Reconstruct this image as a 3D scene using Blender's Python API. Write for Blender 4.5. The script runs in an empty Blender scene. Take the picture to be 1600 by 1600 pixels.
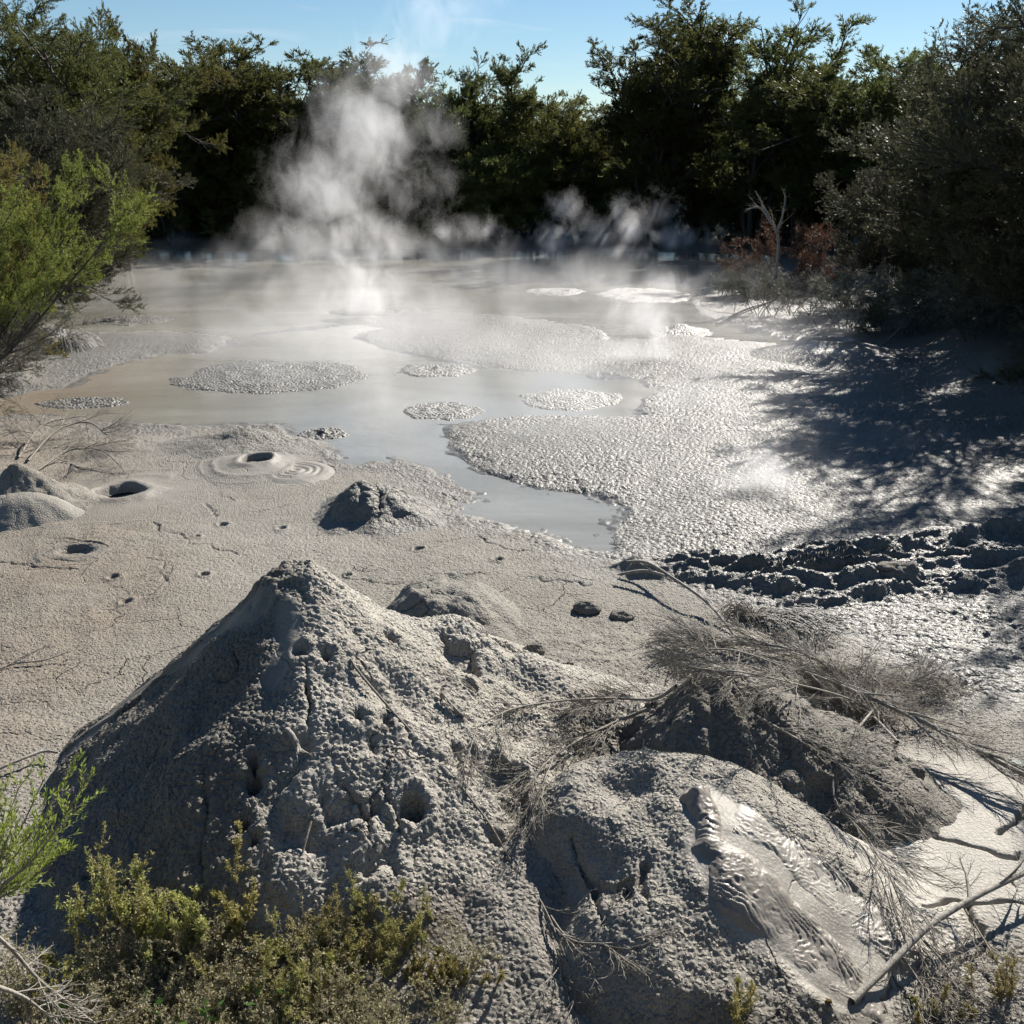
import bpy, math, random
import numpy as np
from mathutils import Vector, Quaternion

# ------------------------------------------------------------------ camera, world, sun, exposure
SC = bpy.context.scene
COL = SC.collection
PITCH = math.radians(19.36)
CAMH = 4.0
F = 1537.0
cam_d = bpy.data.cameras.new('camera')
cam = bpy.data.objects.new('camera', cam_d); COL.objects.link(cam)
cam.location = (0, 0, CAMH)
cam.rotation_euler = (math.pi / 2 - PITCH, 0, 0)
cam_d.angle = 2 * math.atan(800 / F)
cam_d.clip_start = 0.05; cam_d.clip_end = 6000
SC.camera = cam

SUN_AZ, SUN_EL = math.radians(32), math.radians(33.5)
SUNV = Vector((math.sin(SUN_AZ) * math.cos(SUN_EL), math.cos(SUN_AZ) * math.cos(SUN_EL), math.sin(SUN_EL)))
w = bpy.data.worlds.new('World'); SC.world = w; w.use_nodes = True
nt = w.node_tree; nt.nodes.clear()
out = nt.nodes.new('ShaderNodeOutputWorld'); bg = nt.nodes.new('ShaderNodeBackground')
sky = nt.nodes.new('ShaderNodeTexSky'); sky.sky_type = 'NISHITA'; sky.sun_disc = False
sky.sun_elevation = SUN_EL; sky.sun_rotation = SUN_AZ
sky.air_density = 1.0; sky.dust_density = 0.0; sky.ozone_density = 2.5; sky.altitude = 300
bg.inputs['Strength'].default_value = 0.05
# thin cirrus wisps mixed into the sky by direction
tc = nt.nodes.new('ShaderNodeTexCoord'); mp = nt.nodes.new('ShaderNodeMapping')
mp.inputs['Rotation'].default_value = (0, 0, 0.5); mp.inputs['Scale'].default_value = (3.0, 3.0, 22.0)
nz = nt.nodes.new('ShaderNodeTexNoise'); nz.inputs['Scale'].default_value = 2.3; nz.inputs['Detail'].default_value = 7; nz.inputs['Distortion'].default_value = 0.5
rp = nt.nodes.new('ShaderNodeMapRange'); rp.inputs[1].default_value = 0.60; rp.inputs[2].default_value = 0.85; rp.inputs[4].default_value = 0.5
mx = nt.nodes.new('ShaderNodeMixRGB'); mx.inputs[2].default_value = (9, 9.6, 10.4, 1)
L = nt.links.new
L(tc.outputs['Generated'], mp.inputs[0]); L(mp.outputs[0], nz.inputs[0]); L(nz.outputs[0], rp.inputs[0])
L(rp.outputs[0], mx.inputs[0]); L(sky.outputs[0], mx.inputs[1]); 
hsv = nt.nodes.new('ShaderNodeHueSaturation'); hsv.inputs['Hue'].default_value = 0.497; hsv.inputs['Saturation'].default_value = 1.12
L(mx.outputs[0], hsv.inputs['Color']); L(hsv.outputs[0], bg.inputs[0]); L(bg.outputs[0], out.inputs[0])

sd = bpy.data.lights.new('sun', 'SUN'); sd.energy = 5.0; sd.angle = math.radians(0.5); sd.color = (1.0, 0.94, 0.85)
so = bpy.data.objects.new('sun', sd); COL.objects.link(so)
so.rotation_euler = (-SUNV).to_track_quat('-Z', 'Y').to_euler(); so.location = (12, 20, 20)

vs = SC.view_settings; vs.view_transform = 'Standard'; vs.look = 'None'; vs.exposure = 0.96; vs.gamma = 1.0
cy = SC.cycles
cy.use_denoising = True
cy.use_adaptive_sampling = True; cy.adaptive_threshold = 0.03
cy.max_bounces = 5; cy.diffuse_bounces = 2; cy.glossy_bounces = 2; cy.transmission_bounces = 3; cy.transparent_max_bounces = 24
cy.volume_bounces = 1; cy.volume_step_rate = 1.0; cy.volume_max_steps = 64
cy.sample_clamp_indirect = 4.0; cy.sample_clamp_direct = 0
cy.caustics_reflective = False; cy.caustics_refractive = False

# ------------------------------------------------------------------ noise (numpy)
def _h(ix, iy, iz, seed):
    n = (ix.astype(np.int64) * 374761393 + iy.astype(np.int64) * 668265263 + iz.astype(np.int64) * 1274126177 + seed * 974634777) & 0xffffffff
    n = ((n ^ (n >> 13)) * 1274126177) & 0xffffffff
    n = (n ^ (n >> 16)) & 0xffffffff
    n = (n * 2246822519) & 0xffffffff
    return (n ^ (n >> 15)) & 0xffffffff

def rnd(ix, iy, iz, seed):
    return _h(ix, iy, iz, seed).astype(np.float64) / 4294967295.0

def vnoise(x, y, z=None, seed=0):
    x = np.asarray(x, float); y = np.asarray(y, float)
    ix = np.floor(x); iy = np.floor(y); fx = x - ix; fy = y - iy
    ux = fx * fx * fx * (fx * (fx * 6 - 15) + 10); uy = fy * fy * fy * (fy * (fy * 6 - 15) + 10)
    if z is None:
        zz = np.zeros_like(ix)
        a = rnd(ix, iy, zz, seed); b = rnd(ix + 1, iy, zz, seed); c = rnd(ix, iy + 1, zz, seed); d = rnd(ix + 1, iy + 1, zz, seed)
        return (a * (1 - ux) + b * ux) * (1 - uy) + (c * (1 - ux) + d * ux) * uy
    z = np.asarray(z, float); iz = np.floor(z); fz = z - iz; uz = fz * fz * (3 - 2 * fz)
    r = 0
    for k in (0, 1):
        a = rnd(ix, iy, iz + k, seed); b = rnd(ix + 1, iy, iz + k, seed); c = rnd(ix, iy + 1, iz + k, seed); d = rnd(ix + 1, iy + 1, iz + k, seed)
        v = (a * (1 - ux) + b * ux) * (1 - uy) + (c * (1 - ux) + d * ux) * uy
        r = r + v * (uz if k else (1 - uz))
    return r

def fbm(x, y, z=None, oct=4, seed=0, gain=0.5):
    s = 0; a = 1; t = 0
    for o in range(oct):
        k = 2.03 ** o
        s = s + a * vnoise(x * k + o * 7.1, y * k + o * 3.3, None if z is None else z * k + o * 5.7, seed + o); t += a; a *= gain
    return s / t          # 0..1

def worley(x, y, z=None, seed=0):
    """distance to the nearest feature point, in cells"""
    x = np.asarray(x, float); y = np.asarray(y, float)
    ix = np.floor(x); iy = np.floor(y)
    best = np.full(x.shape, 9.0)
    if z is None:
        zz = np.zeros_like(ix)
        for i in (-1, 0, 1):
            for j in (-1, 0, 1):
                cx = ix + i; cyy = iy + j
                d = (cx + rnd(cx, cyy, zz, seed) - x) ** 2 + (cyy + rnd(cx, cyy, zz, seed + 1) - y) ** 2
                best = np.minimum(best, d)
    else:
        iz = np.floor(z)
        for i in (-1, 0, 1):
            for j in (-1, 0, 1):
                for k in (-1, 0, 1):
                    cx = ix + i; cyy = iy + j; cz = iz + k
                    d = (cx + rnd(cx, cyy, cz, seed) - x) ** 2 + (cyy + rnd(cx, cyy, cz, seed + 1) - y) ** 2 + (cz + rnd(cx, cyy, cz, seed + 2) - z) ** 2
                    best = np.minimum(best, d)
    return np.sqrt(best)

def sstep(a, b, x):
    t = np.clip((x - a) / (b - a), 0, 1); return t * t * (3 - 2 * t)

def lump(d, k=1.0):      # round pebble profile from a worley distance
    return np.sqrt(np.clip(1 - (d * k) ** 2, 0, 1))

# ------------------------------------------------------------------ picture <-> ground
CT, ST = math.cos(PITCH), math.sin(PITCH)
def G(px, py, z=0.0):
    dx = (px - 800) / F; dy = -(py - 800) / F
    d = (dx, CT + dy * ST, -ST + dy * CT)
    t = (z - CAMH) / d[2]
    return (d[0] * t, d[1] * t)

def GP(pts, z=0.0):
    return np.array([G(a, b, z) for a, b in pts])

def A(px, dist, py):     # a point at a given forward ground distance y seen at (px, py)
    dx = (px - 800) / F; dy = -(py - 800) / F
    d = (dx, CT + dy * ST, -ST + dy * CT)
    t = dist / d[1]
    return (d[0] * t, dist, CAMH + d[2] * t)

def sdf(x, y, poly):     # signed distance to polygon, negative inside
    x = np.asarray(x, float); y = np.asarray(y, float)
    shp = x.shape; x = x.ravel(); y = y.ravel()
    lo = poly.min(0) - 1.5; hi = poly.max(0) + 1.5
    res = np.full(x.shape, 1.5)
    m = (x > lo[0]) & (x < hi[0]) & (y > lo[1]) & (y < hi[1])
    xs = x[m]; ys = y[m]
    if xs.size:
        best = np.full(xs.shape, 1e9); ins = np.zeros(xs.shape, bool)
        n = len(poly)
        for i in range(n):
            ax, ay = poly[i]; bx, by = poly[(i + 1) % n]
            ex, ey = bx - ax, by - ay
            t = np.clip(((xs - ax) * ex + (ys - ay) * ey) / (ex * ex + ey * ey + 1e-12), 0, 1)
            best = np.minimum(best, (xs - ax - t * ex) ** 2 + (ys - ay - t * ey) ** 2)
            c = ((ay > ys) != (by > ys))
            with np.errstate(divide='ignore', invalid='ignore'):
                xi = (bx - ax) * (ys - ay) / (by - ay) + ax
            ins ^= c & (xs < xi)
        d = np.sqrt(best); d[ins] *= -1
        res[m] = d
    return res.reshape(shp)

def pdist(x, y, line):   # distance to an open polyline
    best = np.full(x.shape, 1e9)
    for i in range(len(line) - 1):
        ax, ay = line[i]; bx, by = line[i + 1]
        ex, ey = bx - ax, by - ay
        t = np.clip(((x - ax) * ex + (y - ay) * ey) / (ex * ex + ey * ey + 1e-12), 0, 1)
        best = np.minimum(best, (x - ax - t * ex) ** 2 + (y - ay - t * ey) ** 2)
    return np.sqrt(best)

# traced outlines, in photo pixels, laid on the ground plane
WATER = [
 # back pond
 [(175,389),(400,389),(700,389),(1000,393),(1215,400),(1212,432),(1110,440),(1078,472),(1095,496),(1150,503),(1170,515),(1225,530),(1330,536),(1330,541),
  (1240,541),(1130,530),(1035,517),(1020,530),(955,530),(940,515),(890,504),(820,497),(740,490),(660,488),(600,494),(560,504),(470,512),(430,520),(360,527),(300,521),(230,517),(130,522),(70,505),(95,470),(140,425)],
 # middle pool and its link to the back pond
 [(360,527),(430,520),(560,504),(600,512),(560,528),(600,545),(640,552),(700,566),(780,577),(900,588),(1005,592),(1010,612),(995,640),(1010,652),(960,650),(700,665),(690,690),(740,735),
  (840,765),(930,775),(985,800),(950,835),(960,862),(905,858),(850,838),(800,825),(730,800),(745,770),(700,742),(620,715),(560,725),(500,702),(470,690),(425,666),(300,666),(180,664),(120,655),
  (60,650),(0,652),(-60,650),(-60,622),(0,622),(60,612),(100,606),(150,580),(200,565),(250,556),(330,551),(352,541)],
]
WATER = [GP(p) for p in WATER]
WET = GP([(-100,500),(120,520),(300,525),(560,480),(1600,440),(1900,600),(1800,1180),(1480,1120),(1300,1010),(1150,960),(1000,915),(900,872),(800,835),(720,820),(780,790),(740,740),(640,715),(500,700),(400,668),(200,664),(100,600)])
BROWN = GP([(-500,640),(60,650),(140,700),(200,800),(330,870),(300,960),(200,1060),(130,1180),(-100,1300),(-600,1400)])
RIDGE = GP([(950,888),(1060,893),(1200,893),(1330,872),(1480,850),(1640,840),(1900,840),(1900,940),(1640,930),(1450,938),(1330,940),(1200,932),(1080,912)])
RLINES = [GP(q_) for q_ in ([(962,893),(1060,898),(1180,908),(1290,900),(1400,882),(1500,868),(1700,855)],[(1000,905),(1100,922),(1220,936),(1320,930),(1430,908),(1540,900),(1700,892)],[(1240,958),(1330,948),(1450,930),(1600,925)])]
RIPPLE = GP([(1000,900),(1250,880),(1640,850),(2000,850),(1900,1180),(1640,1150),(1440,1090),(1280,1010),(1120,960)])
PALE = GP([(1200,1300),(1380,1300),(1440,1340),(1500,1500),(1520,1620),(1300,1640),(1330,1500),(1290,1420)])
CRACKS = [
 [(1395,1205),(1398,1240),(1405,1270),(1382,1300),(1372,1340),(1378,1350),(1362,1358),(1352,1372)],
 [(1380,1295),(1400,1312),(1430,1340),(1470,1365),(1530,1388),(1580,1400)],
 [(1352,1372),(1362,1395),(1385,1420),(1400,1440)],
 [(1320,1322),(1350,1320),(1378,1322),(1405,1318)],
 [(1540,1360),(1560,1330),(1590,1300),(1640,1270)],
 [(1310,1380),(1345,1375),(1352,1372)],
 [(1500,1480),(1520,1530),(1490,1580)],
 [(1430,1480),(1480,1482),(1560,1470),(1620,1480)],
 # flat by the pool
 [(232,735),(270,745),(300,752),(330,765),(345,785),(358,793)],
 [(265,712),(300,706),(340,700)],[(275,685),(285,680),(272,690),(275,700)],
 [(225,695),(245,705)],[(150,672),(190,678),(228,680)],
 [(235,830),(300,862),(330,872),(385,880)],[(300,790),(330,800),(342,820)],
 [(540,915),(600,925),(660,932)],[(640,770),(700,780),(770,792)],
 [(75,790),(110,815),(135,828)],[(90,855),(120,858),(150,865)],
 [(60,1000),(110,980),(115,970)],[(250,880),(270,930),(262,950)],[(0,890),(60,900),(120,905)],
 [(740,845),(800,870),(870,868),(960,880)],[(700,910),(830,915),(920,930)],
 [(165,780),(170,800)],[(230,770),(240,795),(250,800)],
]
CRACKS = [GP(c) for c in CRACKS]
# (pixel x, y, radius in metres, depth) small pits in the flat
PITS = [(350,832,.05,.05),(441,838,.045,.05),(310,852,.03,.03),(654,872,.045,.05),(778,887,.05,.05),(180,918,.05,.05),(200,958,.05,.04),(322,914,.04,.04),(545,912,.03,.03),
        (462,765,.06,.05),(495,758,.05,.05),(60,715,.04,.04),(30,690,.05,.04),(135,873,.10,.06)]
PITS = [(G(a, b) + (r, d)) for a, b, r, d in PITS]

def sea_sdf(x, y):
    d = np.minimum(sdf(x, y, WATER[0]), sdf(x, y, WATER[1]))
    return d

def bank(x, y):
    # viewer's own bank at the very front, forest floor beyond the pool, shores left and right
    b = 2.2 * sstep(3.0, 0.9, y) + 0.16 * sstep(8.5, 4.0, y)
    far = 53.5 + 1.5 * (vnoise(x * .12, x * 0, seed=4) - .5)
    b = b + 0.5 * sstep(far, far + 1.5, y) + 2.5 * sstep(far + 4, far + 40, y)
    right = 7.4 + 0.30 * (y - 20) + 1.2 * (vnoise(y * .35, y * 0 + 3, seed=5) - .5)
    right = np.where(y < 18, 7.2 + 0.1 * (18 - y), right)
    b = b + 1.2 * sstep(0.6, 5.0, x - right)
    left = -14.0 - 0.25 * (y - 25)
    left = np.where(y < 25, -14.0 + .3 * (25 - y), left)
    b = b + 1.0 * sstep(0, 5, left - x)
    b = b + .26 * np.exp(-(((x - .2) / 1.5) ** 2 + ((y - 4.7) / 1.2) ** 2))
    return b

def base(x, y):
    """coarse ground level, no grain"""
    s = sea_sdf(x, y) + 0.55 * (fbm(x * 1.1, y * 1.1, oct=3, seed=11) - .5) + 0.20 * (fbm(x * 4.5, y * 4.5, oct=3, seed=12) - .5)
    land = sstep(-0.55, 0.45, s)
    z = -0.045 + 0.072 * land + 0.07 * sstep(.1, 1.6, s) + bank(x, y)
    z = z + land * (0.05 * (fbm(x * .55, y * .55, oct=3, seed=21) - .5))
    return z

def bbox_mask(x, y, line, pad):
    lo = line.min(0) - pad; hi = line.max(0) + pad
    return (x > lo[0]) & (x < hi[0]) & (y > lo[1]) & (y < hi[1])

def relief(x, y):
    """finer relief of the flat mud: ridges, ripples, pebbles, cracks, pits"""
    z = np.zeros_like(x)
    pc = G(1440, 1340); pan = sstep(1.25, .85, np.hypot((x - pc[0]) / 1.05, (y - pc[1]) / .85) + .3 * (fbm(x * 2, y * 2, oct=3, seed=55) - .5))
    s = sea_sdf(x, y)
    land = sstep(-0.05, 0.12, s)
    # crumpled dark ridges at the right
    rd = sstep(0.25, -0.25, sdf(x, y, RIDGE) + .25 * (vnoise(x * 1.3, y * 1.3, seed=32) - .5))
    m = rd > 0.002
    if m.any():
        X, Y = x[m], y[m]
        wy = Y + 0.9 * (fbm(X * .9, Y * .9, oct=4, seed=31) - .5) + .25 * (fbm(X * 3, Y * 3, oct=3, seed=36) - .5)
        r1 = 1 - np.abs(2 * fbm(X * .9, wy * 4.2, oct=3, seed=33) - 1)
        r1 = sstep(.62, 1.0, r1) * (.65 + .6 * sstep(.35, .65, fbm(X * 1.4, Y * 1.4, oct=2, seed=38)))
        cl = lump(worley(X * 7, Y * 9, seed=35), .95); c2 = lump(worley(X * 17, Y * 20, seed=37))
        z[m] += rd[m] * (0.01 + 0.085 * r1 + 0.05 * cl * (.3 + r1) + 0.02 * c2)
    for rl in RLINES:
        m = bbox_mask(x, y, rl, .6)
        if m.any():
            X, Y = x[m], y[m]
            d = pdist(X + .25 * (fbm(X * 1.7, Y * 1.7, oct=3, seed=85) - .5), Y + .35 * (fbm(X * 1.7, Y * 1.7, oct=4, seed=86) - .5), rl)
            cl = lump(worley(X * 8, Y * 8, seed=87), 1.1)
            z[m] += np.exp(-(d / .10) ** 2) * (.02 + .045 * cl + .08 * vnoise(X * 2.4, Y * 2.4, seed=88)) * sstep(0, .35, X - G(960, 890)[0] + .1)
    rp_ = sstep(0.3, -0.5, sdf(x, y, RIPPLE))
    m = rp_ > 0.002
    if m.any():
        X, Y = x[m], y[m]
        wx = X + .2 * fbm(X * 2, Y * 2, oct=2, seed=40)
        z[m] += rp_[m] * (0.06 * (fbm(wx * 3.5, Y * 10, oct=4, seed=41) - .5) + .020 * lump(worley(X * 14, Y * 26, seed=42)))
    # general unevenness
    nr = y < 30
    if nr.any():
        X, Y = x[nr], y[nr]
        fade = sstep(30, 16, Y) * land[nr]
        z[nr] += fade * (0.03 * (fbm(X * 1.7, Y * 1.7, oct=4, seed=51) - .5))
        wet = sstep(0.4, -0.4, sdf(X, Y, WET))
        peb = lump(worley(X * 19, Y * 19, seed=52), 1.4)
        patch = .35 + .65 * sstep(.35, .6, fbm(X * .9, Y * .9, oct=3, seed=53))
        z[nr] += fade * (0.026 * peb * wet * patch + 0.014 * lump(worley(X * 46, Y * 46, seed=54), 1.6) * (1 - wet) * (.45 + .55 * patch))
    eb = sstep(-.75, -.1, s) * sstep(.7, .1, s) * (y < 45)
    m = eb > .01
    if m.any():
        X, Y = x[m], y[m]
        z[m] += eb[m] * (.045 * (fbm(X * 5, Y * 5, oct=3, seed=56) - .5) + .022 * lump(worley(X * 9, Y * 9, seed=57), 1.3) * sstep(.35, .6, fbm(X * 1.6, Y * 1.6, oct=2, seed=58)))
    # left brown rough area
    br = sstep(0.5, -0.5, sdf(x, y, BROWN))
    m = br > .01
    if m.any():
        X, Y = x[m], y[m]
        z[m] += br[m] * (0.10 * (fbm(X * 1.2, Y * 1.2, oct=4, seed=61) - .45) + .02 * lump(worley(X * 9, Y * 9, seed=62)) * sstep(.5, .7, fbm(X, Y, oct=2, seed=63)))
    # rough ground between the mounds in the front
    fr = sstep(8.8, 7.2, y) * sstep(-1.2, 0.2, x) * (1 - sstep(1.6, 3.4, x + (5.4 - y) * .8))
    m = fr > .01
    if m.any():
        X, Y = x[m], y[m]
        z[m] += fr[m] * (0.16 * (fbm(X * 2.1, Y * 2.1, oct=4, seed=71) - .45) + .035 * lump(worley(X * 8, Y * 8, seed=72)) * fbm(X * 2, Y * 2, oct=2, seed=73))
    z = z * (1 - .88 * pan)
    for ci, c in enumerate(CRACKS):
        mk = bbox_mask(x, y, c, .3)
        if mk.any():
            X, Y = x[mk], y[mk]
            wv = .16
            d = pdist(X + wv * (fbm(X * 6, Y * 6, oct=2, seed=81) - .5), Y + wv * (fbm(X * 6, Y * 6, oct=2, seed=82) - .5), c)
            sc = 0.006 + 0.0005 * Y
            if ci < 8:
                z[mk] += -.055 * np.exp(-(d / (.006 + .012 * fbm(X * 3, Y * 3, oct=2, seed=84))) ** 2); continue
            z[mk] += -0.035 * np.exp(-(d / sc) ** 2) * sstep(.3, .5, fbm(X * 2.5, Y * 2.5, oct=2, seed=83))
    for (cx, cy_, r, dp) in PITS:
        mk = (np.abs(x - cx) < 4 * r) & (np.abs(y - cy_) < 4 * r)
        if mk.any():
            d = np.hypot(x[mk] - cx, y[mk] - cy_) + .5 * r * (vnoise(x[mk] * 18, y[mk] * 18, seed=91) - .5)
            z[mk] += -dp * sstep(r * 1.1, r * .6, d) + .015 * np.exp(-((d - 1.6 * r) / (.5 * r)) ** 2)
    return z

# ------------------------------------------------------------------ mounds: plan shapes
def ang(x, y, cx, cy_): return np.arctan2(y - cy_, x - cx)

def cone(x, y, c, h, rads, p=1.0, flat=0.0, seed=1, wob=.12, sw=0.0):
    """rads: radius at E, N, W, S; p: profile; flat: share of the radius that is a flat top"""
    th = ang(x, y, *c)
    e, n, w_, s = rads
    cs, sn = np.cos(th), np.sin(th)
    rx = np.where(cs > 0, e, w_); ry = np.where(sn > 0, n, s)
    r = 1 / np.sqrt((cs / rx) ** 2 + (sn / ry) ** 2)
    if sw: r = r * (1 - sw * np.exp(-((th + 2.35) / .55) ** 2))
    r = r * (1 + wob * 2 * (fbm(cs * 1.6 + 9, sn * 1.6 + 9, oct=3, seed=seed) - .5))
    d = np.hypot(x - c[0], y - c[1]) / r
    t = np.clip((d - flat) / (1 - flat), 0, 1.3)
    return h * np.clip(1 - t, -0.3, 1) ** 1 if p == 1.0 else h * np.sign(1 - t) * np.abs(1 - t) ** p

def m_big(x, y):
    c = G(462, 925, 1.42)
    a = cone(x, y, c, 1.46, (1.75, 1.5, 1.72, 2.3), p=1.0, seed=101, wob=.12, sw=.08)
    a = np.minimum(a, 1.36 + .12 * (vnoise(x * 6, y * 6, seed=106) - .3))
    # shoulder ridge running right and back
    b = cone(x, y, (c[0] + 1.0, c[1] + .40), .86, (2.1, 1.3, 1.6, 1.6), p=1.1, seed=102, wob=.25)
    k = 6.0
    s = np.log(np.exp(k * a) + np.exp(k * b)) / k - .05
    # gullies running down the flank
    th = ang(x, y, *c)
    dd = np.hypot(x - c[0], y - c[1])
    s = s + .10 * sstep(.15, .6, dd) * (fbm(x * 2.4 + 5, y * 2.4, oct=3, seed=105) - .5)
    s = s + sstep(.3, 1.0, dd) * .12 * (fbm(th * 2.6 + 3, dd * .5, oct=3, seed=103) - .5)
    s = s + .06 * sstep(.2, .8, dd) * (fbm(x * 1.6, y * 1.6, oct=2, seed=104) - .5)
    return np.where(dd > 3.4, -0.3, s)

def m_stump(x, y):
    c = G(692, 932, .33)
    a = np.minimum(cone(x, y, c, .62, (.75, .55, .62, .8), p=1.0, seed=111), .34 + .03 * (vnoise(x * 9, y * 9, seed=112) - .5))
    return a + .02 * (fbm(x * 5, y * 5, oct=3, seed=113) - .5)

def m_mid(x, y):
    c = G(1112, 1100, .80)
    a = cone(x, y, c, .84, (1.45, .75, .60, 1.1), p=1.12, seed=121, wob=.16)
    d = np.hypot(x - c[0], y - c[1])
    k = 30.0
    a = -np.log(np.exp(-k * a) + np.exp(-k * .80)) / k
    a = a - .14 * np.exp(-((x - c[0] - .02) ** 2 + (y - c[1]) ** 2) / .005)
    return a + .10 * (fbm(x * 3.2, y * 3.2, oct=4, seed=122) - .5) * sstep(.05, .4, d)

def m_flow(x, y):
    c = G(1000, 1275, .60)
    c = (c[0] + .02, c[1])
    a = cone(x, y, c, .79, (1.45, .72, .72, 1.55), p=1.15, seed=131, wob=.10)
    top = .27 + .10 * (fbm(x * 2.6, y * 2.6, oct=3, seed=132) - .5) + .12 * sstep(c[0] - .3, c[0] + .35, x) * sstep(c[0] + 1.0, c[0] + .5, x) + .05 * sstep(.0, .35, y - c[1])
    k = 22.0
    a = -np.log(np.exp(-k * a) + np.exp(-k * top)) / k
    d = np.hypot(x - c[0], y - c[1])
    # undercut dark hollow on the front left
    a = a - .16 * np.exp(-(((x - c[0] + .50) / .24) ** 2 + ((y - c[1] + .50) / .26) ** 2))
    a = a - .07 * np.exp(-(((x - c[0] + .10) / .20) ** 2 + ((y - c[1] + .02) / .12) ** 2))
    return a + .05 * (fbm(x * 2.5, y * 2.5, oct=3, seed=133) - .5) * sstep(.3, .6, d)

def m_leftdark(x, y):
    c = G(28, 735, .55)
    return cone(x, y, c, .50, (.95, .6, .8, .7), p=1.15, seed=141, wob=.2) + .05 * (fbm(x * 4, y * 4, oct=3, seed=142) - .5)

def m_leftpale(x, y):
    c = G(35, 785, .26)
    a = cone(x, y, c, .42, (.70, .45, .9, .5), p=1.0, seed=151, wob=.12)
    k = 20.0
    return -np.log(np.exp(-k * a) + np.exp(-k * .27)) / k + .03 * (fbm(x * 5, y * 5, oct=3, seed=152) - .5)

def m_heap(x, y):
    c = G(570, 775, .30)
    a = cone(x, y, c, .30, (1.15, .8, .7, .95), p=1.5, seed=161, wob=.25)
    return a + .03 * (fbm(x * 5, y * 5, oct=3, seed=162) - .5)

def m_heap2(x, y):
    c = G(385, 682, .18)
    a = cone(x, y, c, .24, (1.5, .8, 1.4, 1.2), p=1.6, seed=171, wob=.2)
    return a + .03 * (fbm(x * 4, y * 4, oct=3, seed=172) - .5) * sstep(0, .05, a)

def crater(cx, cy_, r, rim, depth, h, seed, ex=0.0, ecc=1.0):
    def f(x, y):
        d = np.hypot((x - cx), (y - cy_) * ecc) / r + .34 * (fbm(x * 2.6, y * 2.6, oct=4, seed=seed) - .5)
        a = h * np.exp(-(d / 1.25) ** 2) * 1.2 + (.014 * np.exp(-((d - 1.3) / .10) ** 2) + .010 * np.exp(-((d - 1.75) / .06) ** 2)) * sstep(.4, .6, fbm(x * 1.7, y * 1.7, oct=2, seed=seed + 3))
        a = a + rim * np.exp(-((d - .62) / .14) ** 2) * (.3 + 1.4 * vnoise(x * 3, y * 3, seed=seed + 4))
        a = a - depth * sstep(.52, .36, d)
        return a - .03 * sstep(2.2, 2.6, d)
    return f

cr1 = G(192, 780, .04)
m_cr1 = crater(cr1[0], cr1[1], .62, .03, .30, .05, 181)
cr2 = G(400, 728, .08)
m_cr2 = crater(cr2[0], cr2[1], .42, .03, .26, .09, 182, ecc=.8)
cr3 = G(462, 742, .03)
def m_cr3(x, y):
    d = np.hypot(x - cr3[0], (y - cr3[1]) * .8) + .04 * (fbm(x * 4, y * 4, oct=2, seed=183) - .5)
    return .035 * sstep(.55, .40, d) + .008 * np.sin(d * 62 + 6 * fbm(x * 3, y * 3, oct=2, seed=187)) * sstep(.45, .3, d) - .02 * sstep(.5, .62, d)
cr4 = G(1300, 541, .30)
def m_cr4(x, y):
    dx = x - cr4[0]; dy = y - cr4[1]
    d = np.hypot(dx / 1.75, dy / 1.6) + .06 * (fbm(x * 1.5, y * 1.5, oct=3, seed=184) - .5)
    a = .42 * np.clip(1 - d, -.2, 1) ** 1.0
    a = a + .05 * np.exp(-((np.hypot(dx / 1.1, dy) - .38) / .09) ** 2) - .22 * sstep(.42, .18, np.hypot(dx / 1.2, dy))
    return a
cr5 = G(120, 870, .05)
def m_cr5(x, y):
    dx = x - cr5[0]; dy = y - cr5[1]
    d = np.hypot(dx / 1.5, dy) + .30 * (fbm(x * 4, y * 4, oct=3, seed=185) - .5)
    d = d * 1.25
    return .025 * sstep(.42, .30, d) - .07 * sstep(.20, .10, np.hypot(dx / 1.3, dy - .02) + .04 * (vnoise(x * 9, y * 9, seed=186))) - .03 * sstep(.42, .5, d)

MOUNDS = [m_big, m_stump, m_mid, m_flow]
def surf(x, y):
    x = np.atleast_1d(np.asarray(x, float)); y = np.atleast_1d(np.asarray(y, float))
    b = base(x, y)
    h = np.zeros_like(b)
    for f in MOUNDS: h = np.maximum(h, f(x, y))
    return b + h

def hit(px, py, tmax=30.0):
    """first point of the ground/mounds seen at a photo pixel"""
    dx = (px - 800) / F; dy = -(py - 800) / F
    d = np.array((dx, CT + dy * ST, -ST + dy * CT))
    ts = np.linspace(2.5, min(tmax, CAMH / max(-d[2], 1e-3) * 1.05), 700)
    P = np.array((0, 0, CAMH)) + ts[:, None] * d
    below = P[:, 2] < surf(P[:, 0], P[:, 1])
    i = int(np.argmax(below)) if below.any() else len(ts) - 1
    return P[i]

def hits(pts, lift=0.0):
    r = np.array([hit(a, b) for a, b in pts]); r[:, 2] += lift
    return r

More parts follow.
